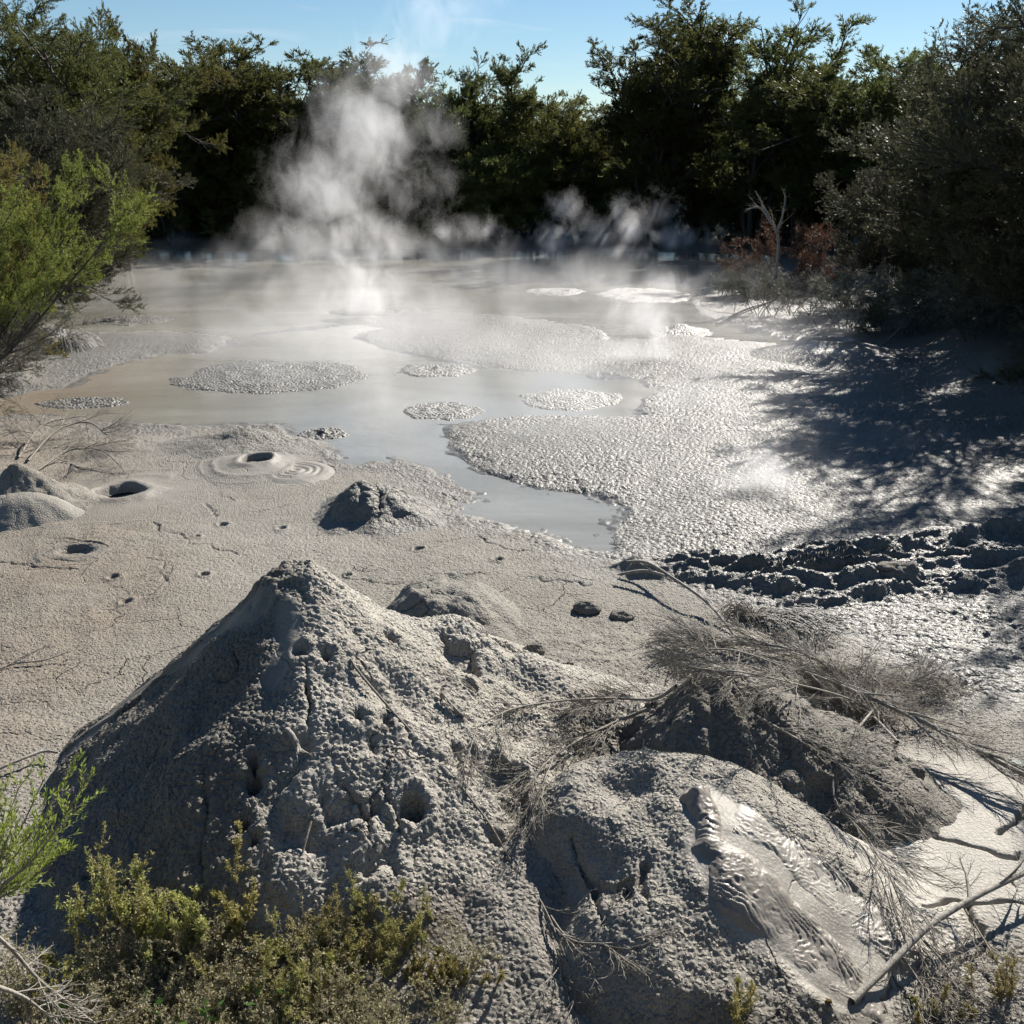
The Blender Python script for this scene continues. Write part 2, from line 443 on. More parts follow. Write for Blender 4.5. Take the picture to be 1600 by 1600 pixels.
# ------------------------------------------------------------------ mesh + object helpers
def mesh_np(name, V, Fc, mat, parent=None, smooth=True, attrs=None):
    me = bpy.data.meshes.new(name)
    V = np.ascontiguousarray(V, dtype=np.float32); Fc = np.ascontiguousarray(Fc, dtype=np.int32)
    n, k = Fc.shape
    me.vertices.add(len(V)); me.vertices.foreach_set('co', V.ravel())
    me.loops.add(n * k); me.loops.foreach_set('vertex_index', Fc.ravel())
    me.polygons.add(n); me.polygons.foreach_set('loop_start', np.arange(0, n * k, k, dtype=np.int32))
    me.update(calc_edges=True)
    me.polygons.foreach_set('use_smooth', np.full(n, smooth, dtype=bool))
    if attrs:
        for an, av in attrs.items():
            at_ = me.attributes.new(an, 'FLOAT', 'POINT'); at_.data.foreach_set('value', np.ascontiguousarray(av, dtype=np.float32).ravel())
    me.materials.append(mat)
    o = bpy.data.objects.new(name, me); COL.objects.link(o)
    if parent: o.parent = parent
    return o

def tag(o, label=None, cat=None, group=None, kind=None):
    if label: o['label'] = label
    if cat: o['category'] = cat
    if group: o['group'] = group
    if kind: o['kind'] = kind
    return o

def empty(name, loc, rz=0.0):
    o = bpy.data.objects.new(name, None); COL.objects.link(o)
    o.location = loc; o.rotation_euler = (0, 0, rz); o.empty_display_size = .1
    return o

def grid_faces(nr, nc):
    i = np.arange(nr - 1)[:, None] * nc + np.arange(nc - 1)[None, :]
    return np.stack([i, i + 1, i + nc + 1, i + nc], -1).reshape(-1, 4)

# ------------------------------------------------------------------ materials
def newmat(name):
    m = bpy.data.materials.new(name); m.use_nodes = True
    t = m.node_tree; t.nodes.clear()
    o = t.nodes.new('ShaderNodeOutputMaterial')
    return m, t, o

class NB:
    def __init__(s, t): s.t = t
    def n(s, typ, **kw):
        nd = s.t.nodes.new(typ)
        for k, v in kw.items():
            if k.startswith('i_'):
                key = k[2:]; key = int(key) if key.isdigit() else key.replace('_', ' ')
                sock = nd.inputs[key]
                if hasattr(v, 'is_linked') or isinstance(v, bpy.types.NodeSocket): s.t.links.new(v, sock)
                else: sock.default_value = v
            else: setattr(nd, k, v)
        return nd
    def math(s, op, a, b=0.0, c=None):
        nd = s.t.nodes.new('ShaderNodeMath'); nd.operation = op
        for i, v in enumerate((a, b) if c is None else (a, b, c)):
            if isinstance(v, bpy.types.NodeSocket): s.t.links.new(v, nd.inputs[i])
            else: nd.inputs[i].default_value = v
        return nd.outputs[0]
    def mix(s, fac, a, b):
        nd = s.t.nodes.new('ShaderNodeMixRGB')
        for i, v in enumerate((fac, a, b)):
            if isinstance(v, bpy.types.NodeSocket): s.t.links.new(v, nd.inputs[i])
            elif i == 0: nd.inputs[0].default_value = v
            else: nd.inputs[i].default_value = (*v, 1) if len(v) == 3 else v
        return nd.outputs[0]
    def rng(s, v, a, b, c=0.0, d=1.0):
        nd = s.t.nodes.new('ShaderNodeMapRange'); s.t.links.new(v, nd.inputs[0])
        for i, q in enumerate((a, b, c, d)): nd.inputs[i + 1].default_value = q
        return nd.outputs[0]
    def link(s, a, b): s.t.links.new(a, b)

def mat_mud(name, dry=(.265, .246, .212), brown=(.24, .212, .175), dark=(.142, .136, .122), grain=1.0, cracks=True):
    m, t, o = newmat(name); b = NB(t)
    geo = b.n('ShaderNodeNewGeometry').outputs['Position']
    wet = b.n('ShaderNodeAttribute', attribute_name='wet').outputs['Fac']
    brn = b.n('ShaderNodeAttribute', attribute_name='brown').outputs['Fac']
    smo = b.n('ShaderNodeAttribute', attribute_name='slick').outputs['Fac']
    pal = b.n('ShaderNodeAttribute', attribute_name='pale').outputs['Fac']
    lit = b.n('ShaderNodeAttribute', attribute_name='litter').outputs['Fac']
    big = b.n('ShaderNodeTexNoise', i_Vector=geo, i_Scale=.9, i_Detail=5.0, i_Roughness=.6).outputs[0]
    mid = b.n('ShaderNodeTexNoise', i_Vector=geo, i_Scale=6.0, i_Detail=5.0, i_Roughness=.65).outputs[0]
    fin = b.n('ShaderNodeTexNoise', i_Vector=geo, i_Scale=55.0, i_Detail=4.0, i_Roughness=.7).outputs[0]
    warp = b.n('ShaderNodeVectorMath', operation='ADD', i_0=geo)
    wn = b.n('ShaderNodeTexNoise', i_Vector=geo, i_Scale=9.0, i_Detail=2.0)
    ws = b.n('ShaderNodeVectorMath', operation='SCALE', i_0=wn.outputs[1], i_Scale=.06)
    b.link(ws.outputs[0], warp.inputs[1])
    v1 = b.n('ShaderNodeTexVoronoi', i_Vector=warp.outputs[0], i_Scale=44.0).outputs['Distance']
    v2 = b.n('ShaderNodeTexVoronoi', i_Vector=warp.outputs[0], i_Scale=19.0).outputs['Distance']
    # colour
    c = b.mix(brn, dry, brown)
    c = b.mix(b.rng(big, .35, .7, 0, .55), c, b.mix(brn, (.225, .205, .17), (.21, .16, .11)))
    c = b.mix(wet, c, dark)
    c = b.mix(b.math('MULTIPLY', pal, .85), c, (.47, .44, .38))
    c = b.mix(lit, c, (.045, .04, .028))
    c = b.mix(b.rng(mid, .3, .7, .0, .35), c, b.mix(.5, c, (.12, .115, .1)))
    c = b.mix(b.rng(v1, .25, .62, 0, .45), c, b.mix(.5, c, (.06, .055, .05)))  # gaps between grains darkened to paint in crevice shade
    # cracks of drying mud, width and presence vary
    ro = b.math('SUBTRACT', .88, b.math('MULTIPLY', wet, .36))
    ro = b.math('ADD', ro, b.math('MULTIPLY', b.math('SUBTRACT', fin, .5), .35))
    ro = b.math('SUBTRACT', ro, b.math('MULTIPLY', smo, .22))
    h1 = b.math('MULTIPLY', b.math('SQRT', b.math('MAXIMUM', b.math('SUBTRACT', 1.0, b.math('MULTIPLY', b.math('MULTIPLY', v1, v1), 4.2)), 0.0)), .014 * grain)
    h2 = b.math('MULTIPLY', b.math('MULTIPLY', b.math('SUBTRACT', 1.0, v2), wet), .03)
    pm = b.rng(mid, .35, .65, .35, 1.0)
    hh = b.math('MULTIPLY', b.math('ADD', h1, h2), pm)
    hh = b.math('MULTIPLY', hh, b.math('SUBTRACT', 1.0, b.math('MULTIPLY', smo, .93)))
    hh = b.math('ADD', hh, b.math('MULTIPLY', fin, .003))
    if cracks:
        wn2 = b.n('ShaderNodeTexNoise', i_Vector=geo, i_Scale=2.2, i_Detail=4.0)
        ws2 = b.n('ShaderNodeVectorMath', operation='SCALE', i_0=wn2.outputs[1], i_Scale=.55)
        w2 = b.n('ShaderNodeVectorMath', operation='ADD', i_0=geo, i_1=ws2.outputs[0])
        ve = b.n('ShaderNodeTexVoronoi', feature='DISTANCE_TO_EDGE', i_Vector=w2.outputs[0], i_Scale=1.5).outputs['Distance']
        mask = b.math('MULTIPLY', b.rng(big, .50, .60), b.math('SUBTRACT', 1.0, wet))
        ck = b.math('MULTIPLY', b.rng(ve, 0.0, .016, 1.0, 0.0), mask)
        hh = b.math('SUBTRACT', hh, b.math('MULTIPLY', ck, .02))
        c = b.mix(b.math('MULTIPLY', ck, .75), c, (.05, .045, .04))
    bp = b.n('ShaderNodeBump', i_Height=hh, i_Distance=1.0, i_Strength=1.0)
    p = b.n('ShaderNodeBsdfPrincipled', i_Base_Color=c, i_Roughness=ro, i_Normal=bp.outputs[0])
    p.inputs['Specular IOR Level'].default_value = .5
    b.link(p.outputs[0], o.inputs[0])
    return m

MUD = mat_mud('mud')
MUD_ROUGH = mat_mud('mud_grainy', dry=(.175, .158, .130), brown=(.15, .130, .102), dark=(.11, .102, .088), grain=1.3)

def mat_froth():
    m, t, o = newmat('wet_froth_mud'); b = NB(t)
    geo = b.n('ShaderNodeNewGeometry').outputs['Position']
    fin = b.n('ShaderNodeTexNoise', i_Vector=geo, i_Scale=24.0, i_Detail=5.0, i_Roughness=.7).outputs[0]
    v = b.n('ShaderNodeTexVoronoi', i_Vector=geo, i_Scale=20.0).outputs['Distance']
    c = b.mix(b.rng(v, .2, .65), (.20, .19, .165), (.07, .067, .06))
    bp = b.n('ShaderNodeBump', i_Height=b.math('ADD', b.math('MULTIPLY', b.math('SUBTRACT', 1.0, v), .03), b.math('MULTIPLY', fin, .012)), i_Distance=1.0)
    p = b.n('ShaderNodeBsdfPrincipled', i_Base_Color=c, i_Roughness=.5, i_Normal=bp.outputs[0])
    b.link(p.outputs[0], o.inputs[0]); return m

def mat_water():
    m, t, o = newmat('muddy_water'); b = NB(t)
    geo = b.n('ShaderNodeNewGeometry').outputs['Position']
    mp_ = b.n('ShaderNodeMapping', i_Vector=geo, i_Scale=(.35, 1.0, 1.0)).outputs[0]
    n1 = b.n('ShaderNodeTexNoise', i_Vector=mp_, i_Scale=.35, i_Detail=5.0, i_Roughness=.6, i_Distortion=.8).outputs[0]
    n2 = b.n('ShaderNodeTexNoise', i_Vector=mp_, i_Scale=9.0, i_Detail=3.0).outputs[0]
    n3 = b.n('ShaderNodeTexNoise', i_Vector=geo, i_Scale=1.4, i_Detail=4.0, i_Distortion=1.2).outputs[0]
    c = b.mix(b.rng(n1, .4, .62), (.275, .268, .24), (.19, .183, .152))
    sx = b.n('ShaderNodeSeparateXYZ', i_0=geo)
    left = b.rng(b.math('ADD', sx.outputs[0], b.math('MULTIPLY', n3, 3.0)), -8.0, -4.6, 1.0, 0.0)
    near = b.rng(sx.outputs[1], 24.0, 20.0)
    c = b.mix(b.math('MULTIPLY', b.math('MULTIPLY', left, near), .8), c, (.25, .19, .135))
    bp = b.n('ShaderNodeBump', i_Height=b.math('ADD', b.math('MULTIPLY', n2, .010), b.math('MULTIPLY', n3, .02)), i_Distance=1.0, i_Strength=.35)
    p = b.n('ShaderNodeBsdfPrincipled', i_Base_Color=c, i_Roughness=.13, i_IOR=1.45, i_Normal=bp.outputs[0])
    b.link(p.outputs[0], o.inputs[0]); return m

def mat_flow(nm, ca, cb, ro):
    m, t, o = newmat(nm); b = NB(t)
    geo = b.n('ShaderNodeNewGeometry').outputs['Position']
    n = b.n('ShaderNodeTexNoise', i_Vector=geo, i_Scale=5.0, i_Detail=4.0, i_Distortion=.8).outputs[0]
    f = b.n('ShaderNodeTexNoise', i_Vector=geo, i_Scale=80.0, i_Detail=3.0).outputs[0]
    c = b.mix(b.rng(n, .38, .62), ca, cb)
    bp = b.n('ShaderNodeBump', i_Height=b.math('ADD', b.math('MULTIPLY', f, .0015), b.math('MULTIPLY', n, .01)), i_Distance=1.0, i_Strength=.6)
    p = b.n('ShaderNodeBsdfPrincipled', i_Base_Color=c, i_Roughness=b.rng(n, .35, .65, ro - .06, ro + .12), i_Normal=bp.outputs[0])
    b.link(p.outputs[0], o.inputs[0]); return m

def mat_leaf(name, c1, c2, c3=None, trans=.35, rough=.5, scale=.6):
    m, t, o = newmat(name); b = NB(t)
    geo = b.n('ShaderNodeNewGeometry')
    oi = b.n('ShaderNodeObjectInfo').outputs['Random']
    n = b.n('ShaderNodeTexNoise', i_Vector=geo.outputs['Position'], i_Scale=scale, i_Detail=5.0, i_Roughness=.65).outputs[0]
    c = b.mix(b.rng(n, .36, .64), c1, c2)
    if c3: c = b.mix(b.math('MULTIPLY', b.rng(geo.outputs['Random Per Island'], .55, 1.0), .7), c, c3)
    hs = b.n('ShaderNodeHueSaturation', i_Hue=b.rng(oi, 0, 1, .48, .515), i_Value=b.rng(oi, 0, 1, .75, 1.2), i_Color=c)
    p = b.n('ShaderNodeBsdfPrincipled', i_Base_Color=hs.outputs[0], i_Roughness=rough)
    p.inputs['Specular IOR Level'].default_value = .12
    tr = b.n('ShaderNodeBsdfTranslucent', i_Color=hs.outputs[0])
    ms = b.n('ShaderNodeMixShader', i_0=trans, i_1=p.outputs[0], i_2=tr.outputs[0])
    b.link(ms.outputs[0], o.inputs[0]); return m

def mat_bark(name, c1, c2, scale=14.0, rough=.85):
    m, t, o = newmat(name); b = NB(t)
    geo = b.n('ShaderNodeNewGeometry').outputs['Position']
    mp_ = b.n('ShaderNodeMapping', i_Vector=geo, i_Scale=(1, 1, .35)).outputs[0]
    n = b.n('ShaderNodeTexNoise', i_Vector=mp_, i_Scale=scale, i_Detail=6.0, i_Roughness=.7).outputs[0]
    c = b.mix(b.rng(n, .35, .65), c1, c2)
    bp = b.n('ShaderNodeBump', i_Height=n, i_Distance=.01)
    p = b.n('ShaderNodeBsdfPrincipled', i_Base_Color=c, i_Roughness=rough, i_Normal=bp.outputs[0])
    b.link(p.outputs[0], o.inputs[0]); return m

FROTH = mat_froth(); WATERM = mat_water(); FLOWM = mat_flow('fresh_flow_mud', (.17, .15, .125), (.25, .225, .19), .46); FLOWM2 = mat_flow('pale_wrinkled_mud', (.24, .222, .19), (.34, .315, .275), .5)
LEAF_FAR = mat_leaf('kanuka_leaves', (.060, .075, .024), (.105, .115, .036), (.16, .16, .055), trans=.45)
LEAF_OLIVE = mat_leaf('olive_leaves', (.10, .115, .03), (.16, .16, .045), (.22, .21, .065), trans=.45)
LEAF_RIGHT = mat_leaf('dusky_leaves', (.065, .066, .022), (.115, .105, .034), (.16, .14, .052), trans=.42, rough=.85)
LEAF_DUSK = mat_leaf('dusk_olive_leaves', (.06, .062, .036), (.10, .10, .055), (.15, .145, .09), trans=.25)
LEAF_GREY = mat_leaf('dusty_leaves', (.15, .15, .115), (.23, .22, .175), (.30, .29, .24), trans=.2)
LEAF_BRIGHT = mat_leaf('fresh_leaves', (.15, .21, .045), (.23, .29, .065), (.30, .36, .11), trans=.5, scale=2.0)
LEAF_GOLD = mat_leaf('golden_leaves', (.14, .115, .04), (.20, .155, .055), (.12, .12, .04), trans=.35, scale=2.0)
LEAF_SHRUB = mat_leaf('shrub_leaves', (.30, .33, .09), (.42, .41, .15), (.50, .45, .22), trans=.35, scale=5.0)
LEAF_WILLOW = mat_leaf('narrow_leaves', (.22, .27, .05), (.30, .33, .07), (.36, .36, .10), trans=.4, scale=5.0)
LEAF_HEATH = mat_leaf('heath_leaves', (.32, .31, .09), (.42, .38, .15), (.48, .40, .22), trans=.3, scale=6.0)
LEAF_SILVER = mat_leaf('pale_undergrowth_leaves', (.38, .36, .22), (.48, .45, .28), (.34, .37, .12), trans=.3, scale=6.0)
LEAF_DARK = mat_leaf('glossy_leaves', (.04, .09, .025), (.07, .14, .03), None, trans=.3, rough=.25, scale=3.0)
LEAF_RED = mat_leaf('rusty_leaves', (.10, .055, .035), (.15, .075, .05), None, trans=.2)
BARK = mat_bark('dark_bark', (.03, .026, .02), (.07, .06, .048))
BARK_PALE = mat_bark('grey_bark', (.16, .145, .125), (.30, .28, .25), 20)
DEAD = mat_bark('bleached_wood', (.17, .155, .13), (.36, .335, .29), 26)
DEAD_BR = mat_bark('brown_twig_wood', (.16, .142, .115), (.31, .28, .235), 30)
MUDDY = mat_bark('mud_coated_stems', (.22, .21, .19), (.36, .345, .31), 30, .6)

# ------------------------------------------------------------------ terrain
def attrs_for(x, y, extra_wet=0.0, brown=None):
    wet = sstep(0.5, -0.5, sdf(x, y, WET) + .5 * (fbm(x * 1.4, y * 1.4, oct=3, seed=201) - .5))
    s = sea_sdf(x, y)
    wet = np.maximum(wet, .9 * sstep(.25, -.05, s))
    wet = np.maximum(wet, .75 * sstep(1.3, .1, s + 1.2 * (fbm(x * .8, y * .8, oct=3, seed=204) - .5)))
    br = sstep(0.7, -0.7, sdf(x, y, BROWN) + .5 * (fbm(x * 1.1, y * 1.1, oct=3, seed=202) - .5))
    pal = sstep(0.12, -0.12, sdf(x, y, PALE) + .25 * (fbm(x * 3, y * 3, oct=3, seed=203) - .5))
    sl = np.maximum(sstep(.10, -.02, s), .9 * pal)
    # smoother tan flat left of centre and cracked pan at the lower right
    c = G(420, 880); d = np.hypot((x - c[0]) / 1.6, (y - c[1]) / 1.1)
    sl = np.maximum(sl, .55 * sstep(1.1, .5, d))
    c = G(1440, 1340); d = np.hypot((x - c[0]) / 1.05, (y - c[1]) / .85)
    sl = np.maximum(sl, .8 * sstep(1.25, .85, d)); pal = np.maximum(pal, .45 * sstep(1.25, .7, d))
    li = np.maximum(sstep(.12, .5, bank(x, y) * (y > 12)), sstep(2.9, 2.3, y) * .7)
    return {'wet': wet * (1 - li), 'brown': br, 'slick': sl, 'pale': pal, 'litter': li}

PATCHES = []      # (f, cx, cy, rx, ry)
def reg(f, c, rx, ry): PATCHES.append((f, c[0], c[1], rx, ry))
reg(m_big, (G(462, 925, 1.42)[0] + .1, G(462, 925, 1.42)[1] - .35), 3.1, 2.9)
reg(m_stump, G(692, 932, .33), .95, .95)
reg(m_mid, (G(1112, 1100, .8)[0] + .4, G(1112, 1100, .8)[1] - .2), 1.75, 1.45)
reg(m_flow, (G(1000, 1275, .60)[0] + .4, G(1000, 1275, .60)[1] - .3), 1.75, 1.6)
reg(m_leftdark, (G(28, 735, .55)[0] + .2, G(28, 735, .55)[1]), 1.6, 1.2)
reg(m_leftpale, G(35, 785, .26), 1.1, .8)
reg(m_heap, (G(570, 775, .30)[0] + .1, G(570, 775, .30)[1]), 1.3, 1.05)
reg(m_heap2, G(385, 682, .18), 1.9, 1.5)
reg(m_cr1, cr1, 1.5, 1.5)
reg(m_cr2, cr2, 1.0, 1.15)
reg(m_cr3, cr3, .65, .75)
reg(m_cr4, cr4, 2.1, 1.95)
reg(m_cr5, cr5, .8, .6)

def ground_z(x, y):
    b = base(x, y)
    z = b + relief(x, y)
    hole = np.zeros_like(x)
    for f, cx, cy_, rx, ry in PATCHES:
        m = (np.abs(x - cx) < rx) & (np.abs(y - cy_) < ry)
        if m.any():
            h = f(x[m], y[m])
            if f in (m_cr1, m_cr2):
                c = (cr1 if f is m_cr1 else cr2); rr = 1.05 if f is m_cr1 else .75
                k = sstep(rr, rr - .12, np.hypot(x[m] - c[0], y[m] - c[1]))
            elif f in (m_cr3, m_cr5):
                k = sstep(.0, .02, h) if f is m_cr3 else sstep(.24, .18, np.hypot((x[m] - cx) / 1.4, y[m] - cy_))
            else:
                k = sstep(.04, .12, h)
            hole[m] = np.maximum(hole[m], k)
    return z - .4 * hole, b

def build_ground():
    th = np.concatenate([np.linspace(math.radians(86), math.radians(50), 60, endpoint=False), np.linspace(math.radians(50), math.radians(3.2), 1150)])
    ys = CAMH / np.tan(th)
    ys = np.concatenate([[-30, -12, -5, -1.5, -.3], ys, [80, 95, 120, 160, 220, 300, 450, 800, 1500, 3000, 5000]])
    us = np.linspace(-math.radians(44), math.radians(44), 1250)
    tx = np.tan(us)
    Y = np.repeat(ys[:, None], len(us), 1)
    X = (np.maximum(np.abs(Y), 3.0) + 1.6) * tx[None, :]
    x = X.ravel(); y = Y.ravel()
    z, b = ground_z(x, y)
    V = np.stack([x, y, z], -1)
    o = mesh_np('ground', V, grid_faces(len(ys), len(us)), MUD, attrs=attrs_for(x, y))
    return tag(o, kind='structure')
build_ground()

# liquid surface of the pools
wv = np.array([(-45, 8, 0), (32, 8, 0), (32, 60, 0), (-45, 60, 0)], float)
tag(mesh_np('water', wv, np.array([[0, 1, 2, 3]]), WATERM, smooth=False), kind='structure')

# distant hill
def build_hill():
    nx, ny = 90, 16
    x = np.linspace(-420, -120, nx); y = np.linspace(560, 760, ny)
    X, Y = np.meshgrid(x, y)
    e = np.exp(-((X + 243) / 40) ** 2) * 47 + np.exp(-((X + 185) / 50) ** 2) * 34
    Z = e * np.sin(np.clip((Y - 560) / 200, 0, 1) * math.pi) * (1 + .12 * (fbm(X * .05, Y * .05, oct=4, seed=7) - .5)) + 3 * fbm(X * .2, Y * .2, oct=3, seed=8)
    m, t, o = newmat('hill_forest'); b = NB(t)
    geo = b.n('ShaderNodeNewGeometry').outputs['Position']
    n = b.n('ShaderNodeTexNoise', i_Vector=geo, i_Scale=.16, i_Detail=7.0, i_Roughness=.7).outputs[0]
    p = b.n('ShaderNodeBsdfPrincipled', i_Base_Color=b.mix(b.rng(n, .35, .65), (.05, .07, .045), (.10, .12, .085)), i_Roughness=1.0)
    b.link(p.outputs[0], o.inputs[0])
    tag(mesh_np('hill', np.stack([X.ravel(), Y.ravel(), Z.ravel()], -1), grid_faces(ny, nx), m), kind='structure')
build_hill()

# ------------------------------------------------------------------ mound objects
def patch_object(name, f, cx, cy_, rx, ry, res, label, cat, mat=MUD, amp=1.0, coarse=.05, clod=.02, grainy=.008, gs=38, palev=None, group=None, wetv=None, brownv=None, slickf=None, seed=300, parent=None):
    nx = int(2 * rx / res); ny = int(2 * ry / res)
    xs = np.linspace(cx - rx, cx + rx, nx); ys = np.linspace(cy_ - ry, cy_ + ry, ny)
    X, Y = np.meshgrid(xs, ys); x = X.ravel(); y = Y.ravel()
    h = f(x, y); b = base(x, y)
    edge = np.minimum.reduce([(x - cx + rx), (cx + rx - x), (y - cy_ + ry), (cy_ + ry - y)])
    bz = np.maximum(b, -.05)
    z = bz + np.maximum(h, -.06)
    Z = z.reshape(ny, nx)
    gy, gx = np.gradient(Z, ys, xs)
    N = np.stack([-gx.ravel(), -gy.ravel(), np.ones(x.shape)], -1); N /= np.linalg.norm(N, axis=1)[:, None]
    live = sstep(-.02, .10, h)
    sl = slickf(x, y) if slickf else np.zeros_like(x)
    d = live * (coarse * 2 * (fbm(x * 3, y * 3, z * 3, oct=4, seed=seed) - .5)
                + clod * (lump(worley(x * 11, y * 11, z * 11, seed=seed + 9), .95) * sstep(.42, .6, fbm(x * 2.2, y * 2.2, z * 2.2, oct=3, seed=seed + 5))))
    d = d * (1 - .85 * sl)
    d = d + live * grainy * lump(worley(x * gs, y * gs, z * gs, seed=seed + 20), 1.6) * (1 - sl)
    V = np.stack([x, y, z], -1) + N * d[:, None]
    V[:, 2] -= .06 * sstep(.08, 0, edge)
    at_ = attrs_for(x, y)
    if wetv is not None: at_['wet'] = np.full(x.shape, wetv) if np.isscalar(wetv) else wetv(x, y, z)
    if brownv is not None: at_['brown'] = np.full(x.shape, brownv)
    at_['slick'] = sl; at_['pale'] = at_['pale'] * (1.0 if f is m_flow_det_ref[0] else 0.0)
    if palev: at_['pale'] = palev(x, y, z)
    # keep only faces that rise clear of the ground
    Fq = grid_faces(ny, nx)
    keep = (h[Fq].max(1) > -.05)
    Fq = Fq[keep]
    used = np.zeros(len(V), bool); used[Fq.ravel()] = True
    idx = np.cumsum(used) - 1
    o = mesh_np(name, V[used], idx[Fq], mat, attrs={k: v[used] for k, v in at_.items()}, parent=parent)
    if label: tag(o, label, cat, group)
    return o

m_flow_det_ref = [None]
P_ = PATCHES
def pick(f): return [p for p in P_ if p[0] is f][0]

BIG_HOLES = [(608,1000,.05),(735,1075,.05),(398,1195,.05),(398,1226,.06),(383,1292,.06),(400,1318,.04),(470,1022,.05),(510,1028,.05),(560,1130,.05),(645,1268,.08),(675,1018,.035)]
BIG_CRACKS = [[(473,1045),(480,1090),(485,1130)],[(372,1020),(375,1045),(370,1055),(335,1065)],[(318,1215),(328,1260),(322,1300),(315,1380)],
              [(520,1190),(530,1230),(560,1260),(575,1300)],[(645,1340),(640,1370)],[(600,1240),(628,1300)],[(130,1370),(200,1380)],[(560,1050),(600,1100),(640,1160)]]
_bh = [tuple(hit(a, b)) + (r,) for a, b, r in BIG_HOLES]
_bc = [hits(c)[:, :2] for c in BIG_CRACKS]
def m_big_det(x, y):
    s = m_big(x, y)
    for hx, hy, hz, r in _bh:
        d = np.hypot(x - hx, y - hy)
        s = s - 2.2 * r * sstep(r, r * .45, d) + .25 * r * np.exp(-((d - 1.4 * r) / (.4 * r)) ** 2)
    for c in _bc:
        mk = bbox_mask(x, y, c, .2)
        if mk.any():
            X, Y = x[mk], y[mk]
            d = pdist(X + .05 * (fbm(X * 9, Y * 9, oct=2, seed=81) - .5), Y + .05 * (fbm(X * 9, Y * 9, oct=2, seed=82) - .5), c)
            s[mk] = s[mk] - .05 * np.exp(-(d / .013) ** 2)
    # rough crags at the tip
    c = G(462, 925, 1.42); dd = np.hypot(x - c[0], y - c[1])
    s = s + sstep(.55, .1, dd) * (.10 * (lump(worley(x * 7, y * 7, seed=501)) - .5) + .05 * (lump(worley(x * 16, y * 16, seed=502)) - .5))
    # crumbling gullies on the sunny flank
    k = sstep(-.1, .5, x - c[0]) * sstep(3.2, 1.0, dd)
    s = s - k * .10 * sstep(.55, .72, fbm(x * 3.1, y * 3.1, oct=3, seed=503))
    s = s + sstep(.15, .5, dd) * .035 * lump(worley(x * 4.2, y * 4.2, seed=504), 1.0) * sstep(.4, .6, fbm(x * 1.5, y * 1.5, oct=2, seed=505))
    return s
# strip of smooth dried run-off down the left edge and from the tip
_sm = [hits([(405,955),(300,1010),(210,1090),(130,1165)])[:, :2], hits([(448,960),(452,1010),(425,1060)])[:, :2]]
def big_slick(x, y):
    a = sstep(.16, .07, pdist(x, y, _sm[0])); b = sstep(.10, .05, pdist(x, y, _sm[1]))
    return np.maximum(a, b)
q = pick(m_big)
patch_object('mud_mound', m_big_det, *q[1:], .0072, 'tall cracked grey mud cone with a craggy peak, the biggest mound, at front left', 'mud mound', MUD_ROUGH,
             coarse=.035, clod=.018, grainy=.012, gs=46, palev=lambda x, y, z: .8 * sstep(-.15, .35, x - G(462, 925, 1.42)[0]) * sstep(.35, .6, z + .5 * (fbm(x * 2, y * 2, oct=3, seed=507) - .5)), wetv=lambda x, y, z: .45 * sstep(.45, .62, fbm(x * .9, y * .9, z * .9, oct=4, seed=506)), brownv=.4, slickf=big_slick, seed=310)  # pale crust colour also paints sunlight onto the upper right flank
q = pick(m_stump)
patch_object('mud_mound', m_stump, *q[1:], .011, 'small flat-topped mud stump behind the right shoulder of the biggest cone', 'mud mound', MUD, coarse=.04, clod=.03, grainy=.007, wetv=0.1, seed=330)
MC = hits([(1052,1125),(1060,1150),(1035,1175),(1030,1195)])[:, :2]
def m_mid_det(x, y):
    s = m_mid(x, y); d = pdist(x, y, MC)
    return s - .05 * np.exp(-(d / .014) ** 2)
q = pick(m_mid)
patch_object('mud_mound', m_mid_det, *q[1:], .0075, 'lumpy mud cone with a small vent hole in its tip among dead branches', 'mud mound', MUD_ROUGH, coarse=.05, clod=.06, grainy=.010, gs=50, wetv=.1, seed=340)
FC = [hits(c)[:, :2] for c in ([(895,1310),(905,1345),(930,1380),(935,1420),(950,1450)],[(930,1380),(960,1385),(980,1375),(985,1400)],[(1010,1350),(1000,1380),(1015,1420)])]
def m_flow_det(x, y):
    s = m_flow(x, y)
    for c in FC:
        d = pdist(x + .03 * (fbm(x * 9, y * 9, oct=2, seed=81) - .5), y, c); s = s - .06 * np.exp(-(d / .014) ** 2)
    return s
m_flow_det_ref[0] = m_flow_det
FL_L = [(1062,1248),(1085,1285),(1072,1330),(1100,1375),(1130,1430),(1175,1475),(1218,1492),(1260,1540),(1305,1572),(1370,1590)]
FL_R = [(1110,1222),(1160,1262),(1225,1308),(1275,1352),(1320,1385),(1375,1430),(1420,1470),(1450,1510),(1500,1560),(1470,1600)]
FLP = np.concatenate([hits(FL_L)[:, :2], hits(FL_R)[:, :2][::-1]])
q = pick(m_flow)
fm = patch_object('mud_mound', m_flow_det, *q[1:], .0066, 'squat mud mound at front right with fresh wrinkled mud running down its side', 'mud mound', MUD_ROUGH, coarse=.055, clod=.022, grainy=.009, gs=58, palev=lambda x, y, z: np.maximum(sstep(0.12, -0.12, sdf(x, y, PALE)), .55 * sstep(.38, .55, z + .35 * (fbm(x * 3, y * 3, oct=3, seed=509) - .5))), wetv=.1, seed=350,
                  slickf=lambda x, y: np.maximum(sstep(.06, -.02, sdf(x, y, FLP)), .85 * sstep(.12, -.12, sdf(x, y, PALE))))

